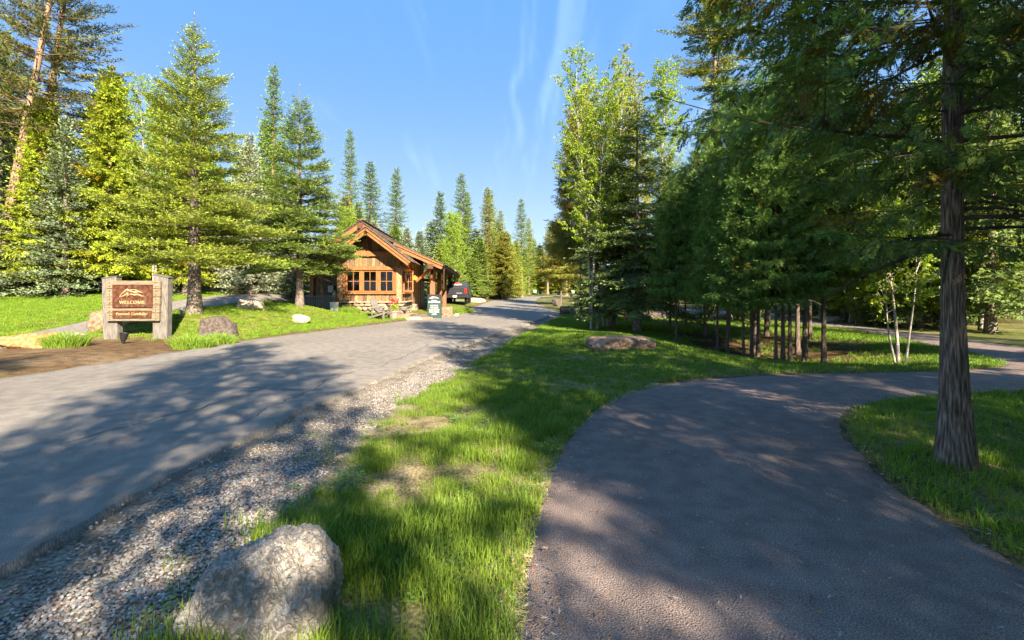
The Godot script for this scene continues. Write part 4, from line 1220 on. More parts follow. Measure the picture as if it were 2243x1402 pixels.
	# far woods that close the view
	for k in 150:
		var a := -0.86 + 1.72 * (k + rr.randf() * 0.8) / 150.0
		var d := rr.randf_range(58.0, 120.0)
		var x := tan(a) * d
		if x > table(ROAD_L, d) - 2.0 and x < table(ROAD_R, d) + 2.0: continue
		if x < -2 and x > -14 and d < 75: continue
		var s := rr.randf_range(0.5, 0.8)
		if x < -14.0 : s = rr.randf_range(0.55, 1.0)
		plant(["conifer_far", "conifer_far", "larch", "cedar"][k % 4], x, d, s, rr.randf() * TAU, "distant_tree", "distant tree of the wood that closes the view", "distant woodland trees", ["fir_mid", "cedar_brown", "larch", "cedar_gold"][k % 4])
	wood = []
	for k in 40:
		var d := rr.randf_range(31.0, 44.0)
		wood.append([-d * rr.randf_range(0.5, 1.1), d, k % 3, rr.randf_range(0.7, 1.1), rr.randf() * TAU])
	wood.sort_custom(func(a, b): return a[0] / a[1] < b[0] / b[1])
	seen = {}
	for w in wood:
		seen[w[2]] = seen.get(w[2], -1) + 1
		plant(["conifer_far", "spruce", "cedar"][w[2]], w[0], w[1], w[3], w[4], "woodland_tree", "%s %s from the left in the wood behind the grey fence" % [ordinal(seen[w[2]]), ["green conifer", "dark spruce", "green cedar"][w[2]]], "trees of the wood behind the fence", ["fir_mid", "fir_dark", "fir_mid"][w[2]])
	# behind the camera: what throws the dappled shade
	var shade := [["birch_b", 11.0, -3.0, 1.4], ["birch_b", 14.0, -6.2, 1.0], ["birch_b", 9.6, 1.5, 1.1], ["cedar", 12.5, 3.5, 1.3], ["cedar", 17.0, 0.5, 1.1], ["birch_b", 18.0, -6.0, 0.9], ["birch_b", 21.0, -3.0, 0.9],
		["birch_b", 0.8, 4.6, 0.9], ["birch_b", 2.2, 9.5, 1.0], ["birch_b", -1.8, 9.5, 1.0], ["cedar", 4.0, 14.0, 1.2], ["birch_b", 5.5, 3.8, 0.85], ["birch_b", 3.4, 7.6, 0.9], ["birch_b", 7.8, 4.6, 0.9], ["cedar", 7.6, 10.5, 1.2], ["birch_b", 8.7, 7.4, 1.0], ["birch_b", 9.8, 10.5, 1.1], ["cedar", 12.0, 9.0, 1.3]]
	for k in shade.size():
		var q = shade[k]
		plant(q[0], q[1], -q[2], q[3], k * 2.2, "roadside_tree", "tree of the roadside wood near the camera", "trees of the roadside wood", "birch" if q[0] == "birch_b" else "cedar_dark")

# ---------------------------------------------------------------- the things
func letters(words: String, mid: Vector3, wide: float, tall: float, m: Material, parent: Node3D, face := "Droid Serif", b := Basis.IDENTITY, deep := 0.012, called := "lettering", weight := 400) -> void:
	var f := SystemFont.new()
	f.font_names = PackedStringArray([face])
	f.font_weight = weight
	var t := TextMesh.new()
	t.text = words
	t.font = f
	t.font_size = 48
	t.pixel_size = 0.01
	t.depth = 0.1
	t.curve_step = 2.0
	var a := t.get_aabb()
	var s := Vector3(wide / a.size.x, tall / a.size.y, deep / 0.1)
	var o := put(called, t, m, parent)
	o.transform = Transform3D(b * Basis.from_scale(s), mid - b * ((a.position + a.size * 0.5) * s))

func stroke(m: Mb, pts: Array, o: Vector3, s: float, r: float, z: float) -> void:     # a tapered ribbon through points given in the plane
	var c := Curve3D.new()
	for k in pts.size():
		var p := Vector3(pts[k][0] * s, -pts[k][1] * s, 0)
		var a := Vector3(pts[maxi(k - 1, 0)][0] * s, -pts[maxi(k - 1, 0)][1] * s, 0)
		var b := Vector3(pts[mini(k + 1, pts.size() - 1)][0] * s, -pts[mini(k + 1, pts.size() - 1)][1] * s, 0)
		c.add_point(p, (a - b) / 6.0, (b - a) / 6.0)
	var n := 14
	for k in n:
		var p := c.sample_baked(c.get_baked_length() * k / n, true)
		var q := c.sample_baked(c.get_baked_length() * (k + 1) / n, true)
		var sd := (q - p).normalized().cross(Vector3.BACK)
		var w0 := r * (0.35 + 0.65 * sin(PI * (k + 0.3) / (n + 0.6)))
		var w1 := r * (0.35 + 0.65 * sin(PI * (k + 1.3) / (n + 0.6)))
		var f := Vector3(0, 0, z)
		m.quad(o + p - sd * w0, o + p + f, o + q + f, o + q - sd * w1)
		m.quad(o + p + f, o + p + sd * w0, o + q + sd * w1, o + q + f)

func welcome_sign() -> void:
	var x := -10.85
	var d := 13.9
	var t := thing("welcome_sign", "heavy timber welcome sign with rusted plates and gold lettering", "sign", Vector3(x, height(x, -d), -d), 0.03)
	t.scale = Vector3(0.88, 1, 1)
	for s in [-1.0, 1.0]:
		var p := Mb.new()
		var w := 0.235
		var hi: float = 1.78 + 0.02 * s
		# a timber post whose top is cut at a slant
		var lo := 0.0
		var x0: float = -w
		var x1: float = w * 0.95
		var ya: float = hi - 0.03 if s < 0 else hi + 0.02
		var yb: float = hi + 0.02 if s < 0 else hi - 0.06
		var zf := 0.1
		var zb := -0.1
		var q := [Vector3(x0, -0.1, zf), Vector3(x1, -0.1, zf), Vector3(x1, yb, zf), Vector3(x0, ya, zf), Vector3(x0, -0.1, zb), Vector3(x1, -0.1, zb), Vector3(x1, yb, zb), Vector3(x0, ya, zb)]
		p.quad(q[3], q[2], q[1], q[0]); p.quad(q[6], q[7], q[4], q[5]); p.quad(q[2], q[6], q[5], q[1]); p.quad(q[7], q[3], q[0], q[4]); p.quad(q[7], q[6], q[2], q[3])
		var post := put("post", p.mesh(), M.grey_y, t, Vector3(0.79 * s, 0, 0), Basis(Vector3.BACK, -0.022 * s))
		put("cap", bx(Vector3(0.5, 0.025, 0.24), 0.006), M.cap, post, Vector3(0, hi + 0.005, 0.0), Basis(Vector3.BACK, atan2(yb - ya, x1 - x0)))
	var y := 0.5
	var hs := [0.235, 0.225, 0.23, 0.24, 0.235]
	for k in 5:
		var hgt: float = hs[k]
		var wd: float = 1.66 + 0.015 * k + 0.02 * sin(k * 7.0)
		var pl := put("plank", bx(Vector3(wd, hgt - 0.008, 0.09), 0.012), M.tan_x, t, Vector3(0.005 * sin(k * 5.0), y + hgt / 2, 0.15), Basis(Vector3.BACK, 0.004 * sin(k * 3.0)))
		for s in [-1.0, 1.0]:
			for v in [-0.055, 0.055]:
				var b := Mb.new()
				lathe(b, [Vector2(0.0, 0.012), Vector2(0.012, 0.01), Vector2(0.015, 0.0)], 8)
				put("bolt", b.mesh(), M.iron, pl, Vector3(s * 0.735, v, 0.045), Basis(Vector3.RIGHT, PI / 2))
		y += hgt
	var plate := put("plate", bx(Vector3(1.27, 0.66, 0.03), 0.006), M.rust, t, Vector3(0.01, 1.22, 0.212))
	var rim := Mb.new()
	for s in [-1.0, 1.0]:
		add_bx(rim, Transform3D(Basis(), Vector3(0, s * 0.31, 0.018)), Vector3(1.25, 0.025, 0.014), 0.004)
		add_bx(rim, Transform3D(Basis(), Vector3(s * 0.615, 0, 0.018)), Vector3(0.022, 0.594, 0.014), 0.004)
	put("rim", rim.mesh(), M.rust, plate)
	var low := put("plate", bx(Vector3(1.23, 0.215, 0.03), 0.006), M.rust, t, Vector3(-0.01, 0.7, 0.212))
	letters("WELCOME", Vector3(0, -0.175, 0.02), 0.8, 0.088, M.gold, plate, "Droid Sans", Basis.IDENTITY, 0.014)
	letters("·Proceed  Carefully·", Vector3(0, 0.005, 0.02), 1.02, 0.1, M.gold, low, "Droid Serif", Basis.IDENTITY, 0.014)
	var h := Mb.new()
	for q in [[[505, 548], [522, 520], [562, 488], [605, 460], [622, 478], [665, 468], [738, 464]], [[625, 478], [690, 492], [735, 478], [772, 494], [815, 498]], [[688, 492], [712, 504], [752, 490]], [[506, 550], [545, 542], [580, 527], [612, 503], [612, 528], [598, 552]], [[610, 540], [655, 518], [705, 530], [750, 521], [790, 540], [838, 543]]]:
		stroke(h, q, Vector3(-672 * 0.00236, 505 * 0.00236 + 0.09, 0.016), 0.00236, 0.016, 0.012)
	put("horse_emblem", h.mesh(), M.gold, plate)

func slab(parent: Node3D, called: String, a: Vector2, b: Vector2, z0: float, z1: float, thick: float, m: Material, bev := 0.01) -> MeshInstance3D:
	var d := b - a
	var n := Vector2(-d.y, d.x).normalized()
	if n.y < 0: n = -n
	var mid := (a + b) * 0.5 - n * thick * 0.5
	return put(called, bx(Vector3(d.length(), thick, absf(z1 - z0)), bev), m, parent, Vector3(mid.x, mid.y, (z0 + z1) * 0.5), Basis(Vector3.BACK, d.angle() if d.x > 0 else d.angle() + PI))

func shingles(parent: Node3D, a: Vector2, b: Vector2, z0: float, z1: float, sd: int) -> void:     # from ridge a down to eave b
	var r := RandomNumberGenerator.new()
	r.seed = sd
	var m := Mb.new()
	var d := (b - a)
	var n := int(d.length() / 0.22)
	var dir := d.normalized()
	var nr := Vector2(-dir.y, dir.x)
	if nr.y < 0: nr = -nr
	for k in n + 1:
		var z := z0
		while z > z1:
			var w := minf(r.randf_range(0.14, 0.34), z - z1 + 0.02)
			var p := a + dir * (0.22 * k + 0.11 + r.randf_range(-0.012, 0.02)) + nr * 0.035
			var turn := Basis(Vector3.BACK, atan2(dir.y, dir.x) + (0.09 if dir.x > 0 else -0.09))
			add_bx(m, Transform3D(turn, Vector3(p.x, p.y, z - w * 0.5)), Vector3(0.3, 0.02 + r.randf() * 0.012, w - 0.012), 0.004)
			z -= w
	var o := put("shingles", m.mesh(), M.shingle, parent)
	o.set_meta("kind", "stuff")

func boards(parent: Node3D, x0: float, x1: float, y0: Callable, y1: Callable, z: float, along_z: bool, r: RandomNumberGenerator, woods: Array) -> void:
	var x := x0
	while x < x1 - 0.04:
		var w := minf(r.randf_range(0.16, 0.26), x1 - x)
		var mid := x + w * 0.5
		var lo: float = y0.call(mid)
		var hi: float = y1.call(mid)
		if hi - lo > 0.05:
			var t := 0.03 + r.randf() * 0.02
			var s := Vector3(w - 0.014, hi - lo, t)
			var at := Vector3(mid, (lo + hi) * 0.5, z + t * 0.5)
			if along_z:
				s = Vector3(t, hi - lo, w - 0.014)
				at = Vector3(z + t * 0.5, (lo + hi) * 0.5, -mid)
			put("board", bx(s, 0.006), woods[r.randi() % woods.size()], parent, at)
		x += w

func casement(parent: Node3D, w: float, h: float, at: Vector3, b := Basis.IDENTITY, cols := 2, rows := 2) -> void:
	var m := Mb.new()
	var f := 0.075
	for s in [-1.0, 1.0]:
		add_bx(m, Transform3D(Basis(), Vector3(s * (w - f) / 2, 0, 0)), Vector3(f, h, 0.07), 0.006)
		add_bx(m, Transform3D(Basis(), Vector3(0, s * (h - f) / 2, 0)), Vector3(w - 2 * f, f, 0.066), 0.006)
	for k in range(1, cols): add_bx(m, Transform3D(Basis(), Vector3(-w / 2 + w * k / cols, 0, 0)), Vector3(0.035, h - 2 * f, 0.05), 0.005)
	for k in range(1, rows): add_bx(m, Transform3D(Basis(), Vector3(0, -h / 2 + h * k / rows, 0.002)), Vector3(w - 2 * f, 0.035, 0.05), 0.005)
	var o := put("window", m.mesh(), M.orange_y, parent, at, b)
	for k in cols:
		for j in rows:
			put("pane", bx(Vector3(w / cols - 0.05, h / rows - 0.05, 0.006), 0.001), M.glass, o, Vector3(-w / 2 + w * (k + 0.5) / cols, -h / 2 + h * (j + 0.5) / rows, -0.01))

func gatehouse() -> void:
	var r := RandomNumberGenerator.new()
	r.seed = 71
	var g := thing("gatehouse", "rustic wooden gatehouse with orange window frames, stone base and long porch roof", "house", Vector3(-7.4, 0.25, -25.0), 0.06)
	var woods := []
	for k in [Color(0.82, 0.8, 0.78), Color(1.15, 1.05, 0.95), Color(0.95, 0.9, 0.86), Color(1.0, 0.95, 0.84), Color(0.72, 0.68, 0.66)]:
		var m: StandardMaterial3D = M.old_y.duplicate()
		m.albedo_color = k
		woods.append(m)
	# shell: walls with thickness, floor and ceiling
	put("floor", bx(Vector3(3.2, 0.12, 8.9), 0.01), M.dark_x, g, Vector3(0.02, 0.6, -4.6))
	put("floor", bx(Vector3(2.3, 0.12, 6.4), 0.01), M.dark_x, g, Vector3(-2.75, 0.6, -5.8))
	put("wall", bx(Vector3(5.5, 3.0, 0.12), 0.01), M.plaster, g, Vector3(-1.1, 2.1, -9.1))
	put("wall", bx(Vector3(0.12, 3.0, 6.4), 0.01), M.plaster, g, Vector3(-3.85, 2.1, -5.8))
	put("wall", bx(Vector3(2.2, 3.0, 0.1), 0.01), M.plaster, g, Vector3(-2.72, 2.1, -2.62))
	put("wall", bx(Vector3(0.1, 3.0, 2.3), 0.01), M.plaster, g, Vector3(-1.6, 2.1, -1.35))
	put("ceiling", bx(Vector3(5.4, 0.06, 9.0), 0.01), M.plaster, g, Vector3(-1.1, 3.0, -4.6))
	# front of the bay
	var c := func(v: float) -> Callable: return func(_x: float) -> float: return v
	put("wall", bx(Vector3(2.9, 0.45, 0.1), 0.01), M.dark_x, g, Vector3(0.0, 0.88, -0.08))
	boards(g, -1.36, 1.36, c.call(0.68), c.call(1.06), 0.0, false, r, woods)
	put("wall", bx(Vector3(2.9, 0.6, 0.1), 0.01), M.dark_x, g, Vector3(0.0, 2.8, -0.08))
	boards(g, -1.6, 1.6, c.call(2.52), c.call(3.04), 0.0, false, r, woods)
	boards(g, -1.7, 1.7, c.call(3.29), func(x): return 4.2 - absf(x - 0.02) * 0.757, 0.0, false, r, woods)
	var gw := Mb.new()
	gw.tri(Vector3(-1.9, 2.95, -0.03), Vector3(0, 4.35, -0.03), Vector3(1.9, 2.95, -0.03))
	gw.tri(Vector3(-1.9, 2.95, -0.09), Vector3(1.9, 2.95, -0.09), Vector3(0, 4.35, -0.09))
	put("gable_wall", gw.mesh(), M.dark_y, g)
	put("corner_post", bx(Vector3(0.28, 1.9, 0.28), 0.02), M.post_y, g, Vector3(-1.52, 1.6, 0.0))
	put("corner_post", bx(Vector3(0.28, 1.9, 0.28), 0.02), M.post_y, g, Vector3(1.5, 1.6, 0.0))
	put("sill", bx(Vector3(2.74, 0.09, 0.2), 0.012), M.orange_x, g, Vector3(0, 1.12, 0.06))
	put("header", bx(Vector3(2.74, 0.2, 0.16), 0.012), M.orange_x, g, Vector3(0, 2.42, 0.04))
	put("tie_beam", bx(Vector3(3.5, 0.25, 0.22), 0.015), M.orange_x, g, Vector3(0.0, 3.165, 0.08))
	for s in [-1.0, 1.0]: put("beam_end", bx(Vector3(0.22, 0.24, 0.75), 0.015), M.dark_z, g, Vector3(s * 1.52, 3.16, 0.42))
	put("king_post", bx(Vector3(0.2, 0.95, 0.16), 0.012), M.dark_y, g, Vector3(0.0, 3.72, 0.1))
	put("ridge_beam", bx(Vector3(0.22, 0.26, 1.2), 0.015), M.dark_z, g, Vector3(0.0, 4.16, 0.4))
	for s in [-1.0, 1.0]:      # braces under the overhang
		put("brace", bx(Vector3(0.14, 0.8, 0.14), 0.012), M.dark_y, g, Vector3(s * 1.52, 2.75, 0.4), Basis(Vector3.RIGHT, 0.75))
	for k in 3:
		casement(g, 0.76, 1.14, Vector3(-0.85 + 0.85 * k, 1.745, 0.02))
	for k in 4: put("mullion", bx(Vector3(0.09 if k in [1, 2] else 0.12, 1.14, 0.13), 0.01), M.orange_y, g, Vector3([-1.31, -0.425, 0.425, 1.31][k], 1.745, 0.0))
	# right side of the bay and the wall behind
	put("wall", bx(Vector3(0.1, 0.45, 2.7), 0.01), M.dark_z, g, Vector3(1.54, 0.88, -1.5))
	boards(g, 0.15, 2.6, c.call(0.68), c.call(1.06), 1.6, true, r, woods)
	boards(g, 0.15, 3.0, c.call(2.52), c.call(2.95), 1.6, true, r, woods)
	put("header", bx(Vector3(0.14, 0.18, 2.6), 0.012), M.orange_z, g, Vector3(1.62, 2.42, -1.45))
	put("sill", bx(Vector3(0.18, 0.08, 2.5), 0.012), M.orange_z, g, Vector3(1.66, 1.12, -1.4))
	var side := Basis(Vector3.UP, PI / 2)
	casement(g, 0.9, 1.14, Vector3(1.58, 1.745, -0.75), side)
	casement(g, 0.55, 1.1, Vector3(1.87, 1.745, -0.62), Basis(Vector3.UP, 0.35))      # the sash that stands open
	casement(g, 0.75, 1.14, Vector3(1.58, 1.745, -1.85), side, 1, 2)
	put("mullion", bx(Vector3(0.12, 1.3, 0.14), 0.01), M.orange_y, g, Vector3(1.58, 1.78, -1.33))
	put("corner_post", bx(Vector3(0.2, 2.3, 0.2), 0.015), M.dark_y, g, Vector3(1.6, 1.8, -2.7))
	boards(g, 3.7, 9.2, c.call(0.1), c.call(3.0), 1.6, true, r, woods)
	put("wall", bx(Vector3(0.1, 3.0, 5.5), 0.01), M.dark_y, g, Vector3(1.53, 1.55, -6.45))
	put("wall", bx(Vector3(0.1, 0.6, 1.0), 0.01), M.dark_y, g, Vector3(1.53, 2.75, -3.2))
	put("lintel", bx(Vector3(0.16, 0.18, 1.1), 0.012), M.orange_z, g, Vector3(1.62, 2.4, -3.25))
	put("doorway", bx(Vector3(0.05, 2.1, 0.8), 0.01), M.dark_y, g, Vector3(1.45, 1.3, -3.25))
	# left wing
	boards(g, -3.8, -1.66, c.call(0.3), func(x): return 4.15 - 0.69 * absf(x + 0.8) , -2.56, false, r, woods)
	put("corner_post", bx(Vector3(0.24, 2.9, 0.24), 0.02), M.orange_y, g, Vector3(-3.82, 1.7, -2.5))
	put("trim", bx(Vector3(0.1, 1.5, 0.1), 0.01), M.orange_y, g, Vector3(-3.3, 2.4, -2.45), Basis(Vector3.BACK, -0.75))
	put("wing_ledge", bx(Vector3(1.0, 0.06, 0.16), 0.01), M.grey_x, g, Vector3(-2.9, 1.75, -2.45))
	put("meter_box", bx(Vector3(0.34, 0.42, 0.16), 0.02), M.steel, g, Vector3(-2.75, 1.35, -2.43))
	# stone base, stone by stone
	put("foundation", bx(Vector3(3.2, 0.66, 2.7), 0.02), M.plaster, g, Vector3(0.0, 0.3, -1.4))
	put("ledge", bx(Vector3(3.55, 0.06, 0.34), 0.015), M.rock_cream, g, Vector3(0.0, 0.66, 0.08))
	put("ledge", bx(Vector3(0.34, 0.06, 2.55), 0.015), M.rock_cream, g, Vector3(1.69, 0.66, -1.4))
	var sm := []
	for k in 6: sm.append(stone(stone_planes(200 + k, 5, 0.85, 1.0), Vector3(0.5, 0.5, 0.5), 0.05, 5, k, 14.0, 0.0))
	var mats := [M.rock_cream, M.rock_pale, M.rock_tan, M.rock_cream, M.rock_grey]
	for face in 2:
		var len := 3.3 if face == 0 else 2.7
		var y := -0.15
		while y < 0.6:
			var hh := r.randf_range(0.13, 0.24)
			hh = minf(hh, 0.65 - y)
			var x := -0.1
			while x < len:
				var w := r.randf_range(0.2, 0.5)
				var at := Vector3(-1.65 + x + w / 2, y + hh / 2, 0.02 + r.randf() * 0.04)
				var size := Vector3(w * 1.02, hh * 1.04, 0.3)
				if face == 1:
					at = Vector3(1.6 + r.randf() * 0.04, y + hh / 2, -(x + w / 2))
					size = Vector3(0.3, hh * 1.04, w * 1.02)
				put("stone", sm[r.randi() % 6], mats[r.randi() % 5], g, at, Basis.from_scale(size))
				x += w
			y += hh
	for k in 5: put("stone", sm[k], mats[k], g, Vector3(1.65, 0.12 + 0.2 * (k / 3), -3.9 - 0.45 * (k % 3)), Basis.from_scale(Vector3(0.35, 0.3, 0.45)))
	# roofs: the front gable, the higher main roof behind it, the long porch roof
	var p0 := Vector2(0.0, 4.43)
	for s in [-1.0, 1.0]:
		var e := Vector2(2.2 * s, 4.43 - 2.2 * 0.757)
		slab(g, "roof", p0, e, 1.0, -2.6, 0.08, M.dark_x)
		shingles(g, p0 + Vector2(0, 0.01), e + Vector2(0.05 * s, -0.04), 1.06, -2.6, 5 + int(s))
		slab(g, "barge_board", p0 + Vector2(0, -0.085), e + Vector2(0, -0.085), 1.0, 0.94, 0.2, M.orange_x)
		slab(g, "barge_board", p0 + Vector2(0, -0.03), e + Vector2(0.04 * s, -0.06), 1.05, 1.001, 0.1, M.orange_x)
		for k in 5: slab(g, "rafter", p0 + Vector2(0.1 * s, -0.16), e + Vector2(0, -0.085), 0.55 - k * 0.62, 0.47 - k * 0.62, 0.12, M.orange_x)
	var q0 := Vector2(-0.8, 5.05)
	var q1 := Vector2(0.75, 3.98)
	var q2 := Vector2(3.6, 2.74)
	var ql := Vector2(-4.5, 2.5)
	slab(g, "roof", q0, q1, -1.2, -10.2, 0.1, M.dark_x)
	slab(g, "roof", q0, ql, -1.2, -10.2, 0.1, M.dark_x)
	slab(g, "porch_roof", q1 + Vector2(-0.05, 0.02), q2, -1.8, -20.0, 0.1, M.dark_x)
	shingles(g, q0, q1, -1.15, -10.2, 11)
	shingles(g, q0, ql, -1.15, -10.2, 12)
	shingles(g, q1, q2 + Vector2(0.06, -0.02), -1.74, -20.0, 13)
	for a in [[q0, q1 + Vector2(0.9, -0.62), -1.2], [q0, ql, -1.2]]:
		slab(g, "barge_board", a[0] + Vector2(0, -0.1), a[1] + Vector2(0, -0.1), a[2], a[2] - 0.06, 0.22, M.orange_x)
	slab(g, "barge_board", q1 + Vector2(-0.5, 0.14), q2 + Vector2(0, -0.1), -1.8, -1.87, 0.2, M.orange_x)
	slab(g, "barge_board", q1 + Vector2(-0.5, 0.22), q2 + Vector2(0.05, -0.03), -1.74, -1.798, 0.09, M.orange_x)
	put("ridge_beam", bx(Vector3(0.24, 0.26, 0.9), 0.015), M.dark_z, g, Vector3(-0.8, 4.76, -1.5))
	put("ridge_cap", bx(Vector3(0.34, 0.05, 9.0), 0.01), M.shingle, g, Vector3(-0.8, 5.13, -5.7))
	# wall above the bay and under the main roof
	var uw := Mb.new()
	uw.quad(Vector3(-3.9, 2.6, -2.58), Vector3(-0.8, 4.9, -2.58), Vector3(0.75, 3.85, -2.58), Vector3(1.5, 2.6, -2.58))
	put("gable_wall", uw.mesh(), M.old_y, g)
	var fc := slab(g, "fascia", Vector2(3.56, 2.7), Vector2(3.62, 2.7), -1.8, -20.0, 0.2, M.dark_z)
	var gt := Mb.new()
	var gp := PackedVector3Array([Vector3(3.68, 2.64, -1.75), Vector3(3.68, 2.63, -20.0)])
	tube(gt, gp, PackedFloat32Array([0.06, 0.06]), 8)
	put("gutter", gt.mesh(), M.iron, g)
	var dp := Mb.new()
	tube(dp, PackedVector3Array([Vector3(3.68, 2.62, -1.95), Vector3(3.66, 2.2, -1.95), Vector3(3.66, 1.3, -1.95)]), PackedFloat32Array([0.028, 0.03, 0.026]), 7)
	put("rain_chain", dp.mesh(), M.dark_y, g)
	put("porch_beam", bx(Vector3(0.26, 0.28, 17.6), 0.015), M.dark_z, g, Vector3(2.92, 2.62, -11.0))
	put("porch_beam", bx(Vector3(0.3, 0.3, 0.6), 0.015), M.dark_z, g, Vector3(2.92, 2.63, -2.02))
	var zs := [-3.0, -7.4, -11.6, -17.6]
	for k in 4:
		put("porch_post", bx(Vector3(0.3, 2.6, 0.3), 0.02), M.dark_y if k == 3 else M.porch, g, Vector3(2.92, 1.2, zs[k]))
		for s in [-1.0, 1.0]: put("brace", bx(Vector3(0.12, 0.9, 0.12), 0.01), M.dark_y, g, Vector3(2.92, 2.25, zs[k] + s * 0.4), Basis(Vector3.RIGHT, -0.8 * s))
	put("brace", bx(Vector3(0.14, 1.2, 0.14), 0.01), M.dark_y, g, Vector3(2.4, 2.2, -3.0), Basis(Vector3.BACK, -0.8))
	put("porch_beam", bx(Vector3(1.4, 0.2, 0.2), 0.015), M.dark_x, g, Vector3(2.2, 2.0, -8.9))
	for k in 16: slab(g, "rafter", q1 + Vector2(0.1, -0.1), q2 + Vector2(-0.02, -0.09), -2.4 - k * 1.1, -2.52 - k * 1.1, 0.14, M.dark_x)
	# lanterns
	for z in [-2.75, -3.75]:
		var body := Mb.new()
		for s in [[-1, -1], [1, -1], [1, 1], [-1, 1]]: add_bx(body, Transform3D(Basis(), Vector3(s[0] * 0.075, 0, s[1] * 0.075)), Vector3(0.018, 0.24, 0.018), 0.002)
		add_bx(body, Transform3D(Basis(), Vector3(0, 0.13, 0)), Vector3(0.2, 0.03, 0.2), 0.008)
		add_bx(body, Transform3D(Basis(), Vector3(0, -0.13, 0)), Vector3(0.18, 0.02, 0.18), 0.004)
		add_bx(body, Transform3D(Basis(), Vector3(-0.1, 0.17, 0)), Vector3(0.22, 0.025, 0.03), 0.004)
		var o := put("lantern", body.mesh(), M.iron, g, Vector3(1.85, 2.0, z))
		put("lamp_glass", bx(Vector3(0.11, 0.19, 0.11), 0.01), M.glow, o)
		var l := OmniLight3D.new()
		l.name = "lantern_light"
		l.light_color = Color(1.0, 0.65, 0.3)
		l.light_energy = 0.25
		l.light_size = 0.06
		l.omni_range = 12.0
		l.omni_attenuation = 2.0
		l.shadow_enabled = true
		l.position = Vector3(0.14, 0, 0.14)
		o.add_child(l)
	# a desk and a white cabinet seen through the panes
	var desk := thing("desk", "dark desk inside the gatehouse behind the front windows", "desk", Vector3(-7.3, 0.91, -26.6), 0.06)
	put("desk_top", bx(Vector3(2.4, 0.06, 0.7), 0.01), M.dark_x, desk, Vector3(0, 0.72, 0))
	for s in [-1.0, 1.0]: put("side_panel", bx(Vector3(0.06, 0.69, 0.6), 0.01), M.dark_y, desk, Vector3(s * 1.1, 0.345, 0))
	var cab := thing("cabinet", "white cabinet inside the gatehouse seen through the right window", "cabinet", Vector3(-6.3, 0.91, -26.2), 0.06)
	put("cabinet_body", bx(Vector3(0.4, 1.15, 0.4), 0.01), M.white, cab, Vector3(0, 0.575, 0))
	put("door", bx(Vector3(0.36, 1.08, 0.02), 0.005), M.white, cab, Vector3(0, 0.575, 0.212))

func on(x: float, d: float, up := 0.0) -> Vector3:
	return Vector3(x, height(x, -d) + up, -d)

func rock(called: String, label: String, x: float, d: float, size: Vector3, m: Material, sd: int, turn := 0.0, sink := 0.25, res := 16, planes := [], rough := 0.07, fine := 0.012, soft := 12.0, crag := 0.0) -> void:
	var o := put(called, stone(planes if planes.size() else stone_planes(sd, 8, 0.75, 1.0), size * 0.5, rough, res, sd, soft, fine, crag), m, null, on(x, d, size.y * (0.5 - sink)), Basis(Vector3.UP, turn))
	tag(o, label, "rock")

func tuft(called: String, label: String, x: float, d: float, spread: Vector2, tall: float, n: int, sd: int, cat := "ornamental grass") -> void:
	var r := RandomNumberGenerator.new()
	r.seed = sd
	var m := Mb.new()
	for k in n:
		var a := r.randf() * TAU
		var q := sqrt(r.randf())
		var o := Vector3(cos(a) * q * spread.x * 0.8, 0, sin(a) * q * spread.y * 0.8)
		o.y = height(x + o.x, -d + o.z) - height(x, -d) - 0.02
		var out := (Vector3(cos(a) * q, 0, sin(a) * q) + Vector3(r.randfn() * 0.3, 0, r.randfn() * 0.3)) * 0.75
		var h := tall * r.randf_range(0.55, 1.05) * (1.05 - 0.35 * q)
		var p1 := o + Vector3(out.x * 0.35, 0.62, out.z * 0.35) * h
		var p2 := o + Vector3(out.x * 0.95, 0.92 - 0.2 * out.length(), out.z * 0.95) * h
		var s := Vector3(r.randfn(), 0, r.randfn()).normalized() * 0.0055
		var g := r.randf_range(0.6, 1.0)
		var c := Color(g * r.randf_range(0.75, 1.0), g, g * 0.8)
		m.quad(o - s, o + s, p1 + s, p1 - s, c)
		m.tri(p1 - s, p1 + s, p2, c)
	var t := put(called, m.mesh(), M.grass, null, on(x, d))
	tag(t, label, cat)

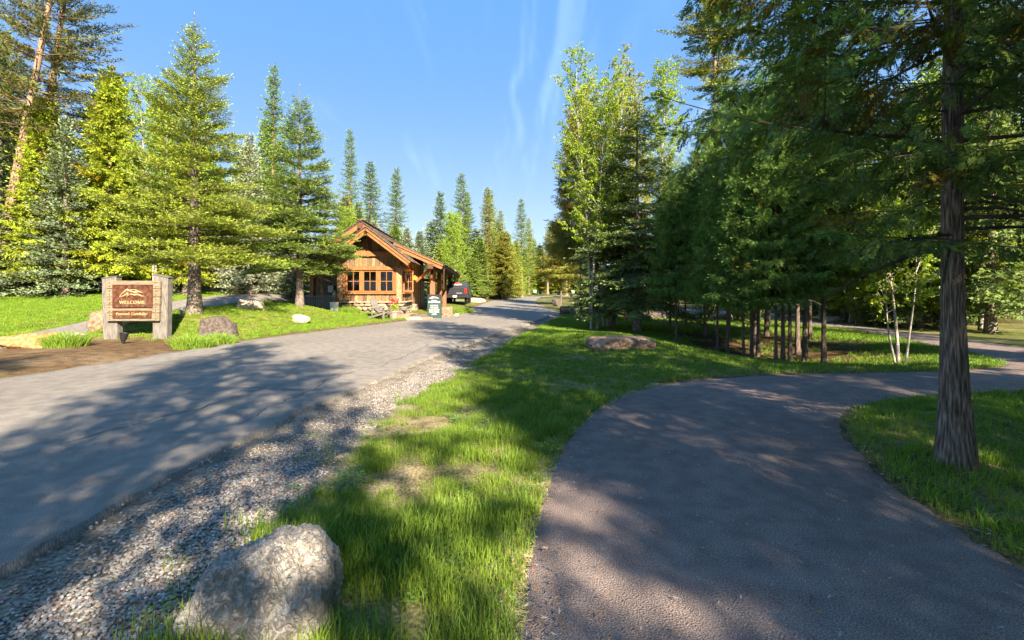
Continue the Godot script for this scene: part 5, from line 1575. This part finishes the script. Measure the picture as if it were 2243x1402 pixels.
func build_rocks() -> void:
	var slabp := [[Vector3(1, 0.06, 0.0).normalized(), 0.86], [Vector3(-0.86, 0.52, 0.1).normalized(), 0.83], [Vector3(-0.35, 0.93, 0.0).normalized(), 0.83], [Vector3(0.12, 0.99, 0).normalized(), 0.98], [Vector3(0.62, 0.78, 0.1).normalized(), 0.99], [Vector3(-0.1, 0.42, 0.9).normalized(), 0.62], [Vector3(0.35, 0.1, 0.93).normalized(), 0.78], [Vector3(0, 0.1, -1).normalized(), 0.8], [Vector3(-0.5, -0.1, 0.8).normalized(), 0.8], [Vector3.DOWN, 1.0]]
	rock("boulder", "large pale grey brown boulder standing on edge in the verge grass", -1.15, 2.16, Vector3(0.74, 0.86, 0.52), M.rock_front, 11, 0.0, 0.5, 90, slabp, 0.05, 0.008, 40.0, 0.035)
	rock("boulder", "long low tan boulder on the grass bank between road and trail", 2.55, 11.3, Vector3(1.5, 0.6, 0.8), M.rock_tan, 12, 0.1, 0.42, 26, [[Vector3.UP, 0.72], [Vector3(0.25, 1, 0.1).normalized(), 0.8], [Vector3.RIGHT, 1.0], [Vector3.LEFT, 1.0], [Vector3(0, 0.15, 1).normalized(), 0.9], [Vector3.FORWARD, 0.95], [Vector3.DOWN, 0.9], [Vector3(-0.6, 0.8, 0.3).normalized(), 0.95]])
	rock("boulder", "dark brown pointed boulder on the island lawn", -8.75, 14.3, Vector3(1.0, 0.95, 0.9), M.rock_brown, 13, 0.4, 0.3, 20)
	rock("boulder", "pale cream boulder on top of the island mound between the firs", -9.95, 18.3, Vector3(0.9, 0.62, 0.7), M.rock_pale, 14, 0.2, 0.3)
	rock("boulder", "small rounded pale boulder on the lawn before the gatehouse", -8.3, 18.8, Vector3(0.66, 0.42, 0.5), M.rock_pale, 15, 0.9, 0.3)
	rock("boulder", "flat orange boulder at the left end of the dirt bed", -12.35, 12.3, Vector3(1.25, 0.5, 0.8), M.rock_orange, 16, 0.15, 0.3, 20)
	rock("boulder", "cream block of stone against the right end of the orange boulder", -11.45, 12.45, Vector3(0.55, 0.5, 0.5), M.rock_pale, 17, 0.5, 0.3)
	rock("boulder", "pinkish squared boulder behind the left sign post", -12.85, 14.9, Vector3(0.6, 0.75, 0.55), M.rock_tan, 18, 0.3, 0.2)
	rock("boulder", "small grey boulder behind the welcome sign between its posts", -12.0, 15.1, Vector3(0.42, 0.55, 0.4), M.rock_grey, 19, 0.3, 0.25)
	rock("boulder", "brown humped boulder beside the road at the bend", 3.4, 29.5, Vector3(1.1, 0.8, 0.9), M.rock_brown, 20, 0.2, 0.3)
	rock("boulder", "brown boulder leaning on the rusty cedar trunk by the road", 4.0, 43.0, Vector3(0.7, 0.85, 0.6), M.rock_brown, 21, 0.8, 0.25)
	rock("boulder", "pale boulder on the sunny lawn past the pickup", -3.5, 50.0, Vector3(1.7, 0.7, 1.0), M.rock_pale, 22, 0.2, 0.3)
	rock("boulder", "squared stone block beside the road maintenance board", -3.6, 26.6, Vector3(0.65, 0.75, 0.5), M.rock_tan, 23, 0.1, 0.22, 16, [[Vector3.UP, 0.95], [Vector3.DOWN, 0.95], [Vector3.LEFT, 0.95], [Vector3.RIGHT, 0.95], [Vector3.BACK, 0.95], [Vector3.FORWARD, 0.95]])
	rock("boulder", "low cream stone at the foot of the squared stone block", -3.15, 26.9, Vector3(0.35, 0.25, 0.3), M.rock_pale, 24, 0.1, 0.22)
	var fl := [[-5.55, 24.2, 0.85, 0.3, "wide flat paving stone lying nearest the wooden chair"], [-4.9, 24.0, 0.9, 0.26, "low flat stone in the middle of the stone ring"], [-4.75, 24.5, 1.0, 0.45, "dark slab balanced on top of the stone ring"], [-4.35, 24.2, 0.7, 0.24, "rough stone at the right end of the stone ring"], [-5.3, 24.7, 0.8, 0.3, "tan flat stone behind the slab of the stone ring"]]
	for k in fl.size():
		var q = fl[k]
		rock("flat_stone", q[4], q[0], q[1], Vector3(q[2], q[3], 0.55), [M.rock_tan, M.rock_cream, M.rock_brown][k % 3], 30 + k, 0.2 * k, 0.2, 10, [[Vector3.UP, 0.7], [Vector3.DOWN, 0.9]] + stone_planes(60 + k, 4, 0.85, 1.0))
	# field stones of the bank in the wood behind the grove
	var r := RandomNumberGenerator.new()
	r.seed = 9
	for k in 14:
		var x := 6.2 + k * 0.75 + r.randf() * 0.4
		var d := 24.0 + r.randf() * 5.0
		rock("field_stone", "rough brown stone of the sunlit bank behind the grove", x, d, Vector3(r.randf_range(0.5, 1.1), r.randf_range(0.35, 0.6), 0.6), [M.rock_tan, M.rock_pale, M.rock_brown][k % 3], 80 + k, r.randf() * 3.0, 0.3, 8)
		(get_child(get_child_count() - 1) as Node).set_meta("group", "stones of the bank behind the grove")
	tuft("grass_tuft", "thick bright grass tuft left of the welcome sign post", -10.95 - 0.45, 12.25, Vector2(0.62, 0.45), 0.55, 1500, 61)
	tuft("grass_tuft", "wide leaning grass tuft right of the welcome sign", -8.2, 12.3, Vector2(0.6, 0.45), 0.52, 1500, 62)
	tuft("grass_tuft", "grass tuft at the foot of the dark brown boulder", -8.05, 13.2, Vector2(0.5, 0.4), 0.5, 900, 63)
	tuft("grass_tuft", "grass tuft growing against the gatehouse stone base", -8.15, 24.1, Vector2(0.6, 0.35), 0.6, 700, 64)
	tuft("grass_tuft", "thick grass tuft between the stone block and the pickup", -3.5, 28.6, Vector2(0.65, 0.6), 0.75, 1100, 65)
	tuft("grass_tuft", "lower grass tuft right behind the thick one by the pickup", -2.9, 30.0, Vector2(0.5, 0.5), 0.65, 700, 66)

func build_things() -> void:
	welcome_sign()
	gatehouse()
	pickup()
	# folding board by the road
	var t := thing("road_board", "green board reading road maintenance at the roadside", "sign", on(-4.04, 25.0, 0.02), 0.02)
	for s in [1.0, -1.0]:
		var b := Basis(Vector3.RIGHT, -0.12 * s)
		var p := put("panel", bx(Vector3(0.7, 1.26, 0.025), 0.006), M.green_board, t, Vector3(0, 0.63, 0.1 * s), b)
		if s > 0:
			put("header", bx(Vector3(0.7, 0.26, 0.006), 0.002), M.black_board, p, Vector3(0, 0.5, 0.017))
			var lines := [["ROAD", 0.31, 0.26], ["MAINTENANCE", 0.23, 0.6], ["OBSERVE", 0.05, 0.38], ["FLAGGERS", -0.06, 0.42], ["SLOW DOWN", -0.17, 0.52], ["TAKE EXTRA", -0.28, 0.52], ["CARE", -0.4, 0.24]]
			for q in lines: letters(q[0], Vector3(0, q[1], 0.016), q[2], 0.062, M.white, p, "Droid Sans", Basis.IDENTITY, 0.006, "lettering", 700)
			var em := Mb.new()
			for q in [[[0, 60], [30, 45], [60, 28], [95, 20], [120, 34], [160, 30], [200, 50], [240, 62]], [[60, 52], [95, 36], [130, 50], [170, 48], [215, 66]], [[95, 20], [105, 40], [98, 58]], [[10, 66], [50, 60], [90, 70]]]:
				stroke(em, q, Vector3(-0.27, 0.56, 0.021), 0.0022, 0.012, 0.006)
			put("mountain_emblem", em.mesh(), M.white, p)
	chair_and_pot()
	# picket rail, bucket, broom at the left wing
	t = thing("picket_rail", "short weathered picket rail left of the gatehouse", "railing", on(-10.1, 24.6, 0.0), 0.05)
	for k in 14: put("picket", bx(Vector3(0.085, 0.72, 0.03), 0.006), M.grey_y, t, Vector3(-0.7 + k * 0.112, 0.4, 0))
	put("top_rail", bx(Vector3(1.7, 0.08, 0.1), 0.01), M.grey_x, t, Vector3(0.02, 0.8, 0))
	put("bottom_rail", bx(Vector3(1.6, 0.06, 0.05), 0.01), M.grey_x, t, Vector3(0.0, 0.18, -0.045))
	put("post", bx(Vector3(0.17, 1.15, 0.17), 0.02), M.grey_y, t, Vector3(0.95, 0.56, 0))
	var bk := Mb.new()
	lathe(bk, [Vector2(0, 0.0), Vector2(0.19, 0.0), Vector2(0.21, 0.5), Vector2(0.22, 0.5), Vector2(0.22, 0.53), Vector2(0.19, 0.53), Vector2(0.18, 0.05), Vector2(0, 0.04)], 20)
	tag(put("bucket", bk.mesh(), M.white, null, on(-8.95, 24.15, 0.0)), "tall white bucket beside the weathered rail post", "bucket")
	t = thing("broom", "blue handled broom leaning on the gatehouse wing", "broom", Vector3(-8.95, 0.86, -26.6), 0.06)
	var hd := Mb.new()
	tube(hd, PackedVector3Array([Vector3(0.22, 0.1, 0.1), Vector3(0.0, 1.25, -0.35)]), PackedFloat32Array([0.022, 0.022]), 8)
	put("handle", hd.mesh(), M.blue, t)
	var gr := Mb.new()
	tube(gr, PackedVector3Array([Vector3(-0.0, 1.24, -0.345), Vector3(-0.03, 1.42, -0.41)]), PackedFloat32Array([0.026, 0.024]), 8)
	put("grip", gr.mesh(), M.yellow, t)
	put("brush", bx(Vector3(0.34, 0.12, 0.08), 0.015), M.blue, t, Vector3(0.22, 0.06, 0.1))
	# garden lights
	t = thing("uplight", "black cone spotlight on the dirt before the welcome sign", "garden light", on(-10.35, 12.75), 0.3)
	var c := Mb.new()
	lathe(c, [Vector2(0, 0.0), Vector2(0.035, 0.0), Vector2(0.045, 0.06), Vector2(0.06, 0.07), Vector2(0.105, 0.26), Vector2(0.11, 0.27), Vector2(0.095, 0.27), Vector2(0.06, 0.2), Vector2(0, 0.19)], 18)
	put("shade", c.mesh(), M.iron, t, Vector3(0, 0.02, 0), Basis(Vector3.BACK, -0.12))
	put("spike", bx(Vector3(0.03, 0.12, 0.03), 0.004), M.iron, t, Vector3(0, -0.03, 0))
	t = thing("uplight", "grey can uplight at the foot of the broad fir", "garden light", on(-10.72, 15.55), 0.1)
	c = Mb.new()
	lathe(c, [Vector2(0, 0.0), Vector2(0.06, 0.0), Vector2(0.062, 0.05), Vector2(0.052, 0.06), Vector2(0.055, 0.27), Vector2(0.048, 0.27), Vector2(0.045, 0.2), Vector2(0, 0.2)], 16)
	put("can", c.mesh(), M.steel, t, Vector3.ZERO, Basis(Vector3.BACK, -0.05))
	put("spike", bx(Vector3(0.03, 0.14, 0.03), 0.004), M.iron, t, Vector3(0, -0.05, 0))
	c = Mb.new()
	tube(c, PackedVector3Array([Vector3(0, -0.1, 0), Vector3(-0.05, 0.45, 0), Vector3(-0.12, 0.95, 0)]), PackedFloat32Array([0.013, 0.012, 0.01]), 6)
	tag(put("lane_marker", c.mesh(), M.orange, null, on(-12.75, 23.6)), "thin orange stake leaning beside the exit lane", "marker")
	# utility box and posts on the right bank
	t = thing("utility_box", "dark green utility box among the birch trunks", "utility box", on(5.35, 26.0), 0.2)
	put("cabinet", bx(Vector3(0.5, 0.46, 0.45), 0.02), M.box_green, t, Vector3(0, 0.25, 0))
	put("cap", bx(Vector3(0.54, 0.05, 0.49), 0.015), M.box_green, t, Vector3(0, 0.49, 0))
	t = thing("marker_post", "short grey post with orange panel in the shaded grass", "marker", on(5.45, 23.0), 0.0)
	put("post", bx(Vector3(0.09, 0.5, 0.07), 0.01), M.orange, t, Vector3(-0.06, 0.22, 0))
	put("meter_cap", bx(Vector3(0.12, 0.14, 0.1), 0.01), M.steel, t, Vector3(0.08, 0.4, 0))
	put("conduit", bx(Vector3(0.05, 0.36, 0.05), 0.008), M.steel, t, Vector3(0.08, 0.16, 0))
	for q in [[3.55, 74.0, "small pale green sign on a thin post in the far road"], [8.9, 70.0, "pale green sign standing on the grass right of the far road"]]:
		t = thing("road_sign", q[2], "sign", on(q[0], q[1], 0.03), 0.0)
		put("panel", bx(Vector3(0.46, 0.5, 0.03), 0.01), M.sign_green, t, Vector3(0, 0.95, 0))
		put("post", bx(Vector3(0.07, 0.95, 0.05), 0.01), M.iron, t, Vector3(0, 0.4, -0.045))
		for k in 3: put("printed_line", bx(Vector3(0.34 - 0.05 * k, 0.05, 0.006), 0.002), M.white, t, Vector3(0, 1.08 - 0.11 * k, 0.018))
	build_fences()

func build_fences() -> void:
	var fr := RandomNumberGenerator.new()
	fr.seed = 4
	var t := thing("board_fence", "grey vertical board fence behind the trees at the lawn edge", "fence", on(-26.0, 30.6), 0.0)
	var x := -9.0
	while x < 8.2:
		var w := 0.3
		var y := height(-26.0 + x, -30.6) - t.position.y
		put("board", bx(Vector3(0.285, 1.7, 0.04), 0.01), M.grey_y, t, Vector3(x, y + 0.85 + fr.randf_range(-0.02, 0.02), fr.randf_range(-0.01, 0.01)))
		x += w
	for k in 8:
		var xx := -8.9 + k * 2.4
		put("post", bx(Vector3(0.16, 1.8, 0.14), 0.015), M.grey_y, t, Vector3(xx, height(-26.0 + xx, -30.6) - t.position.y + 0.88, -0.12))
	t = thing("board_fence", "pale grey fence panel by the far bend behind two trunks", "fence", on(-3.3, 66.0), 0.0)
	for k in 8: put("board", bx(Vector3(0.24, 1.7, 0.04), 0.01), M.tan_y, t, Vector3(0.1 + k * 0.25, 0.85, 0))
	put("rail", bx(Vector3(2.0, 0.1, 0.06), 0.01), M.tan_x, t, Vector3(1.0, 1.3, -0.06))

func chair_and_pot() -> void:
	var t := thing("garden_chair", "weathered wooden garden chair leaning back beside the flower pot", "chair", on(-6.25, 22.9), 1.25)
	var w: Material = M.grey_y
	var lean := Basis(Vector3.RIGHT, -0.5)
	for k in 5: put("back_slat", bx(Vector3(0.1, 0.82 - 0.05 * absf(k - 2), 0.022), 0.006), w, t, Vector3(-0.22 + k * 0.11, 0.66, -0.32), lean)
	for k in 5: put("seat_slat", bx(Vector3(0.54, 0.022, 0.09), 0.006), w, t, Vector3(0, 0.3 + k * 0.028, -0.12 + k * 0.1), Basis(Vector3.RIGHT, -0.26))
	put("back_rail", bx(Vector3(0.6, 0.07, 0.03), 0.006), w, t, Vector3(0, 0.72, -0.38), lean)
	for s in [-1.0, 1.0]:
		put("arm", bx(Vector3(0.13, 0.025, 0.74), 0.008), w, t, Vector3(s * 0.34, 0.56, 0.03))
		put("front_leg", bx(Vector3(0.03, 0.56, 0.1), 0.006), w, t, Vector3(s * 0.31, 0.27, 0.33))
		put("rear_leg", bx(Vector3(0.03, 0.1, 1.0), 0.006), w, t, Vector3(s * 0.28, 0.22, -0.05), Basis(Vector3.RIGHT, -0.27))
		put("arm_post", bx(Vector3(0.04, 0.42, 0.05), 0.006), w, t, Vector3(s * 0.31, 0.42, -0.3))
	t = thing("flower_pot", "terracotta pink pot of red geraniums before the stone base", "flower pot", on(-5.83, 23.7), 0.0)
	var p := Mb.new()
	lathe(p, [Vector2(0, 0.0), Vector2(0.15, 0.0), Vector2(0.21, 0.3), Vector2(0.24, 0.31), Vector2(0.25, 0.39), Vector2(0.22, 0.39), Vector2(0.2, 0.33), Vector2(0, 0.33)], 24)
	put("pot", p.mesh(), M.pot, t)
	var r := RandomNumberGenerator.new()
	r.seed = 3
	var lf := Mb.new()
	var st := Mb.new()
	for k in 260:
		var d := Vector3(r.randfn(), absf(r.randfn()) + 0.3, r.randfn()).normalized()
		var q := Vector3(0, 0.36, 0) + d * Vector3(0.24, 0.34, 0.24) * r.randf_range(0.4, 1.0)
		var s := d.cross(Vector3(r.randfn(), r.randfn(), r.randfn())).normalized()
		lf.kite(q, (d + Vector3(r.randfn(), r.randfn(), r.randfn()) * 0.6).normalized() * 0.08, s * 0.035, Color(1, 1, 1) * r.randf_range(0.6, 1.0))
	put("leaves", lf.mesh(), M.aspen, t)
	for k in 11:
		var a := k * 2.4
		var q := Vector3(cos(a) * 0.25 * sqrt(k / 11.0), r.randf_range(0.7, 0.95), sin(a) * 0.25 * sqrt(k / 11.0))
		var fm := Mb.new()
		for j in 26:
			var d := Vector3(r.randfn(), r.randfn(), r.randfn()).normalized()
			fm.kite(d * 0.015, d * 0.05, d.cross(Vector3(r.randfn(), r.randfn(), r.randfn())).normalized() * 0.018, Color.WHITE)
		put("blossom", fm.mesh(), M.red, t, q)
		tube(st, PackedVector3Array([Vector3(0, 0.34, 0), q]), PackedFloat32Array([0.006, 0.004]), 4)
	put("stems", st.mesh(), M.shrub, t)

func prism(m: Mb, prof: Array, x0: float, x1: float, taper := 0.0, top := 2.0, base := 0.0) -> void:    # a side outline (z, y) given width; narrowing above base
	var n := prof.size()
	var at := func(k: int, side: float) -> Vector3:
		var p: Vector2 = prof[k % n]
		var f := clampf((p.y - base) / (top - base), 0.0, 1.0)
		return Vector3((x1 if side > 0 else x0) - side * taper * f, p.y, p.x)
	for k in n: m.quad(at.call(k, -1.0), at.call(k + 1, -1.0), at.call(k + 1, 1.0), at.call(k, 1.0))
	var pg := PackedVector2Array()
	for p in prof: pg.append(p)
	var id := Geometry2D.triangulate_polygon(pg)
	for k in range(0, id.size(), 3):
		m.tri(at.call(id[k], 1.0), at.call(id[k + 1], 1.0), at.call(id[k + 2], 1.0))
		m.tri(at.call(id[k], -1.0), at.call(id[k + 2], -1.0), at.call(id[k + 1], -1.0))

func pickup() -> void:
	var t := thing("pickup_truck", "dark blue black pickup truck parked beyond the porch, seen from behind", "truck", on(-4.75, 40.0, 0.04), 0.02)
	var b := Mb.new()
	# bed and lower body with wheel arches cut into the outline
	var arch := func(z: float, r: float) -> Array:
		var a := []
		for k in 9:
			var w := PI * k / 8.0
			a.append(Vector2(z + cos(w) * r, 0.5 + sin(w) * r))
		return a
	var o := [Vector2(0.0, 0.55), Vector2(0.02, 1.0), Vector2(0.0, 1.36), Vector2(-2.0, 1.36), Vector2(-2.02, 1.36), Vector2(-4.1, 1.34), Vector2(-5.5, 1.26), Vector2(-5.75, 1.1), Vector2(-5.8, 0.5)]
	var low := []
	low.append_array(arch.call(-1.15, 0.47))
	var low2 := []
	low2.append_array(arch.call(-4.75, 0.47))
	low.reverse(); low2.reverse()
	o.append_array(low2)
	o.append_array(low)
	prism(b, o, -0.99, 0.99, 0.05, 1.4, 0.9)
	put("body", b.mesh(), M.truck, t)
	var cab := Mb.new()
	prism(cab, [Vector2(-2.02, 1.34), Vector2(-2.12, 1.5), Vector2(-2.35, 1.92), Vector2(-2.5, 1.96), Vector2(-3.55, 1.95), Vector2(-4.25, 1.36)], -0.92, 0.92, 0.17, 1.96, 1.34)
	put("cab", cab.mesh(), M.truck, t)
	var wm := mat(Color(0.05, 0.07, 0.09), 0.08)
	wm.clearcoat_enabled = true
	var tilt := Basis(Vector3.RIGHT, -0.5)
	var rw := put("rear_window", bx(Vector3(1.42, 0.4, 0.02), 0.004), wm, t, Vector3(0, 1.68, -2.195), tilt)
	put("sticker", bx(Vector3(0.62, 0.15, 0.004), 0.001), M.red, rw, Vector3(-0.12, 0.12, 0.014))
	letters("SECURITY", Vector3(-0.05, -0.02, 0.013), 0.85, 0.12, M.white, rw, "Droid Sans", Basis.IDENTITY, 0.004, "lettering", 700)
	for s in [-1.0, 1.0]:
		var sb := Basis(Vector3.BACK, 0.27 * s)
		put("side_window", bx(Vector3(0.02, 0.38, 0.72), 0.004), wm, t, Vector3(s * 0.855, 1.66, -2.78), sb)
		put("side_window", bx(Vector3(0.02, 0.38, 0.62), 0.004), wm, t, Vector3(s * 0.855, 1.64, -3.5), sb)
		put("tail_light", bx(Vector3(0.17, 0.42, 0.08), 0.02), M.tail, t, Vector3(s * 0.875, 1.1, 0.0))
		put("mirror", bx(Vector3(0.22, 0.24, 0.12), 0.03), M.truck, t, Vector3(s * 1.1, 1.42, -3.9))
		put("flare", flare(), M.rubber, t, Vector3(s * 0.985, 0.5, -1.15))
		put("flare", flare(), M.rubber, t, Vector3(s * 0.985, 0.5, -4.75))
		for z in [-1.15, -4.75]:
			var w := Mb.new()
			lathe(w, [Vector2(0.2, -0.12), Vector2(0.36, -0.13), Vector2(0.405, -0.09), Vector2(0.41, 0.09), Vector2(0.36, 0.13), Vector2(0.2, 0.12), Vector2(0.2, -0.12)], 24)
			var tw := put("wheel", w.mesh(), M.rubber, t, Vector3(s * 0.86, 0.405, z), Basis(Vector3.BACK, -PI / 2 * s))
			var rm := Mb.new()
			lathe(rm, [Vector2(0.0, 0.05), Vector2(0.06, 0.06), Vector2(0.19, 0.03), Vector2(0.215, 0.1)], 18)
			put("rim", rm.mesh(), M.steel, tw)
	put("bumper", bx(Vector3(1.9, 0.2, 0.2), 0.05), M.iron, t, Vector3(0, 0.62, 0.1))
	put("tailgate", bx(Vector3(1.52, 0.56, 0.04), 0.02), M.truck, t, Vector3(0, 1.05, 0.025))
	put("number_plate", bx(Vector3(0.32, 0.16, 0.01), 0.003), M.white, t, Vector3(0.0, 0.66, 0.208))
	put("badge", bx(Vector3(0.5, 0.1, 0.01), 0.003), M.steel, t, Vector3(0.35, 0.92, 0.05))

func flare() -> ArrayMesh:
	if boxes.has("flare"): return boxes.flare
	var m := Mb.new()
	var p := PackedVector3Array()
	var r := PackedFloat32Array()
	for k in 11:
		p.append(Vector3(0, sin(PI * k / 10.0) * 0.49, cos(PI * k / 10.0) * 0.49))
		r.append(0.05)
	tube(m, p, r, 6)
	boxes.flare = m.mesh()
	return boxes.flare

func _ready() -> void:
	build_view()
	R.seed = 1
	NZ.seed = 4
	NZ.frequency = 0.02
	NZ.fractal_octaves = 3
	HN.seed = 8
	HN.frequency = 0.03
	HN.fractal_octaves = 3
	for k in (TRAIL_L.size() - 1) * 4 + 1:
		var a := curve_at(TRAIL_L, k * 0.25)
		var b := curve_at(TRAIL_R, k * 0.25)
		trail_mid.append((a + b) * 0.5)
		trail_half.append(a.distance_to(b) * 0.5)
	make_materials()
	build_ground()
	build_things()
	build_rocks()
	make_protos()
	build_trees()
	build_grass()
	for k in protos: protos[k].free()
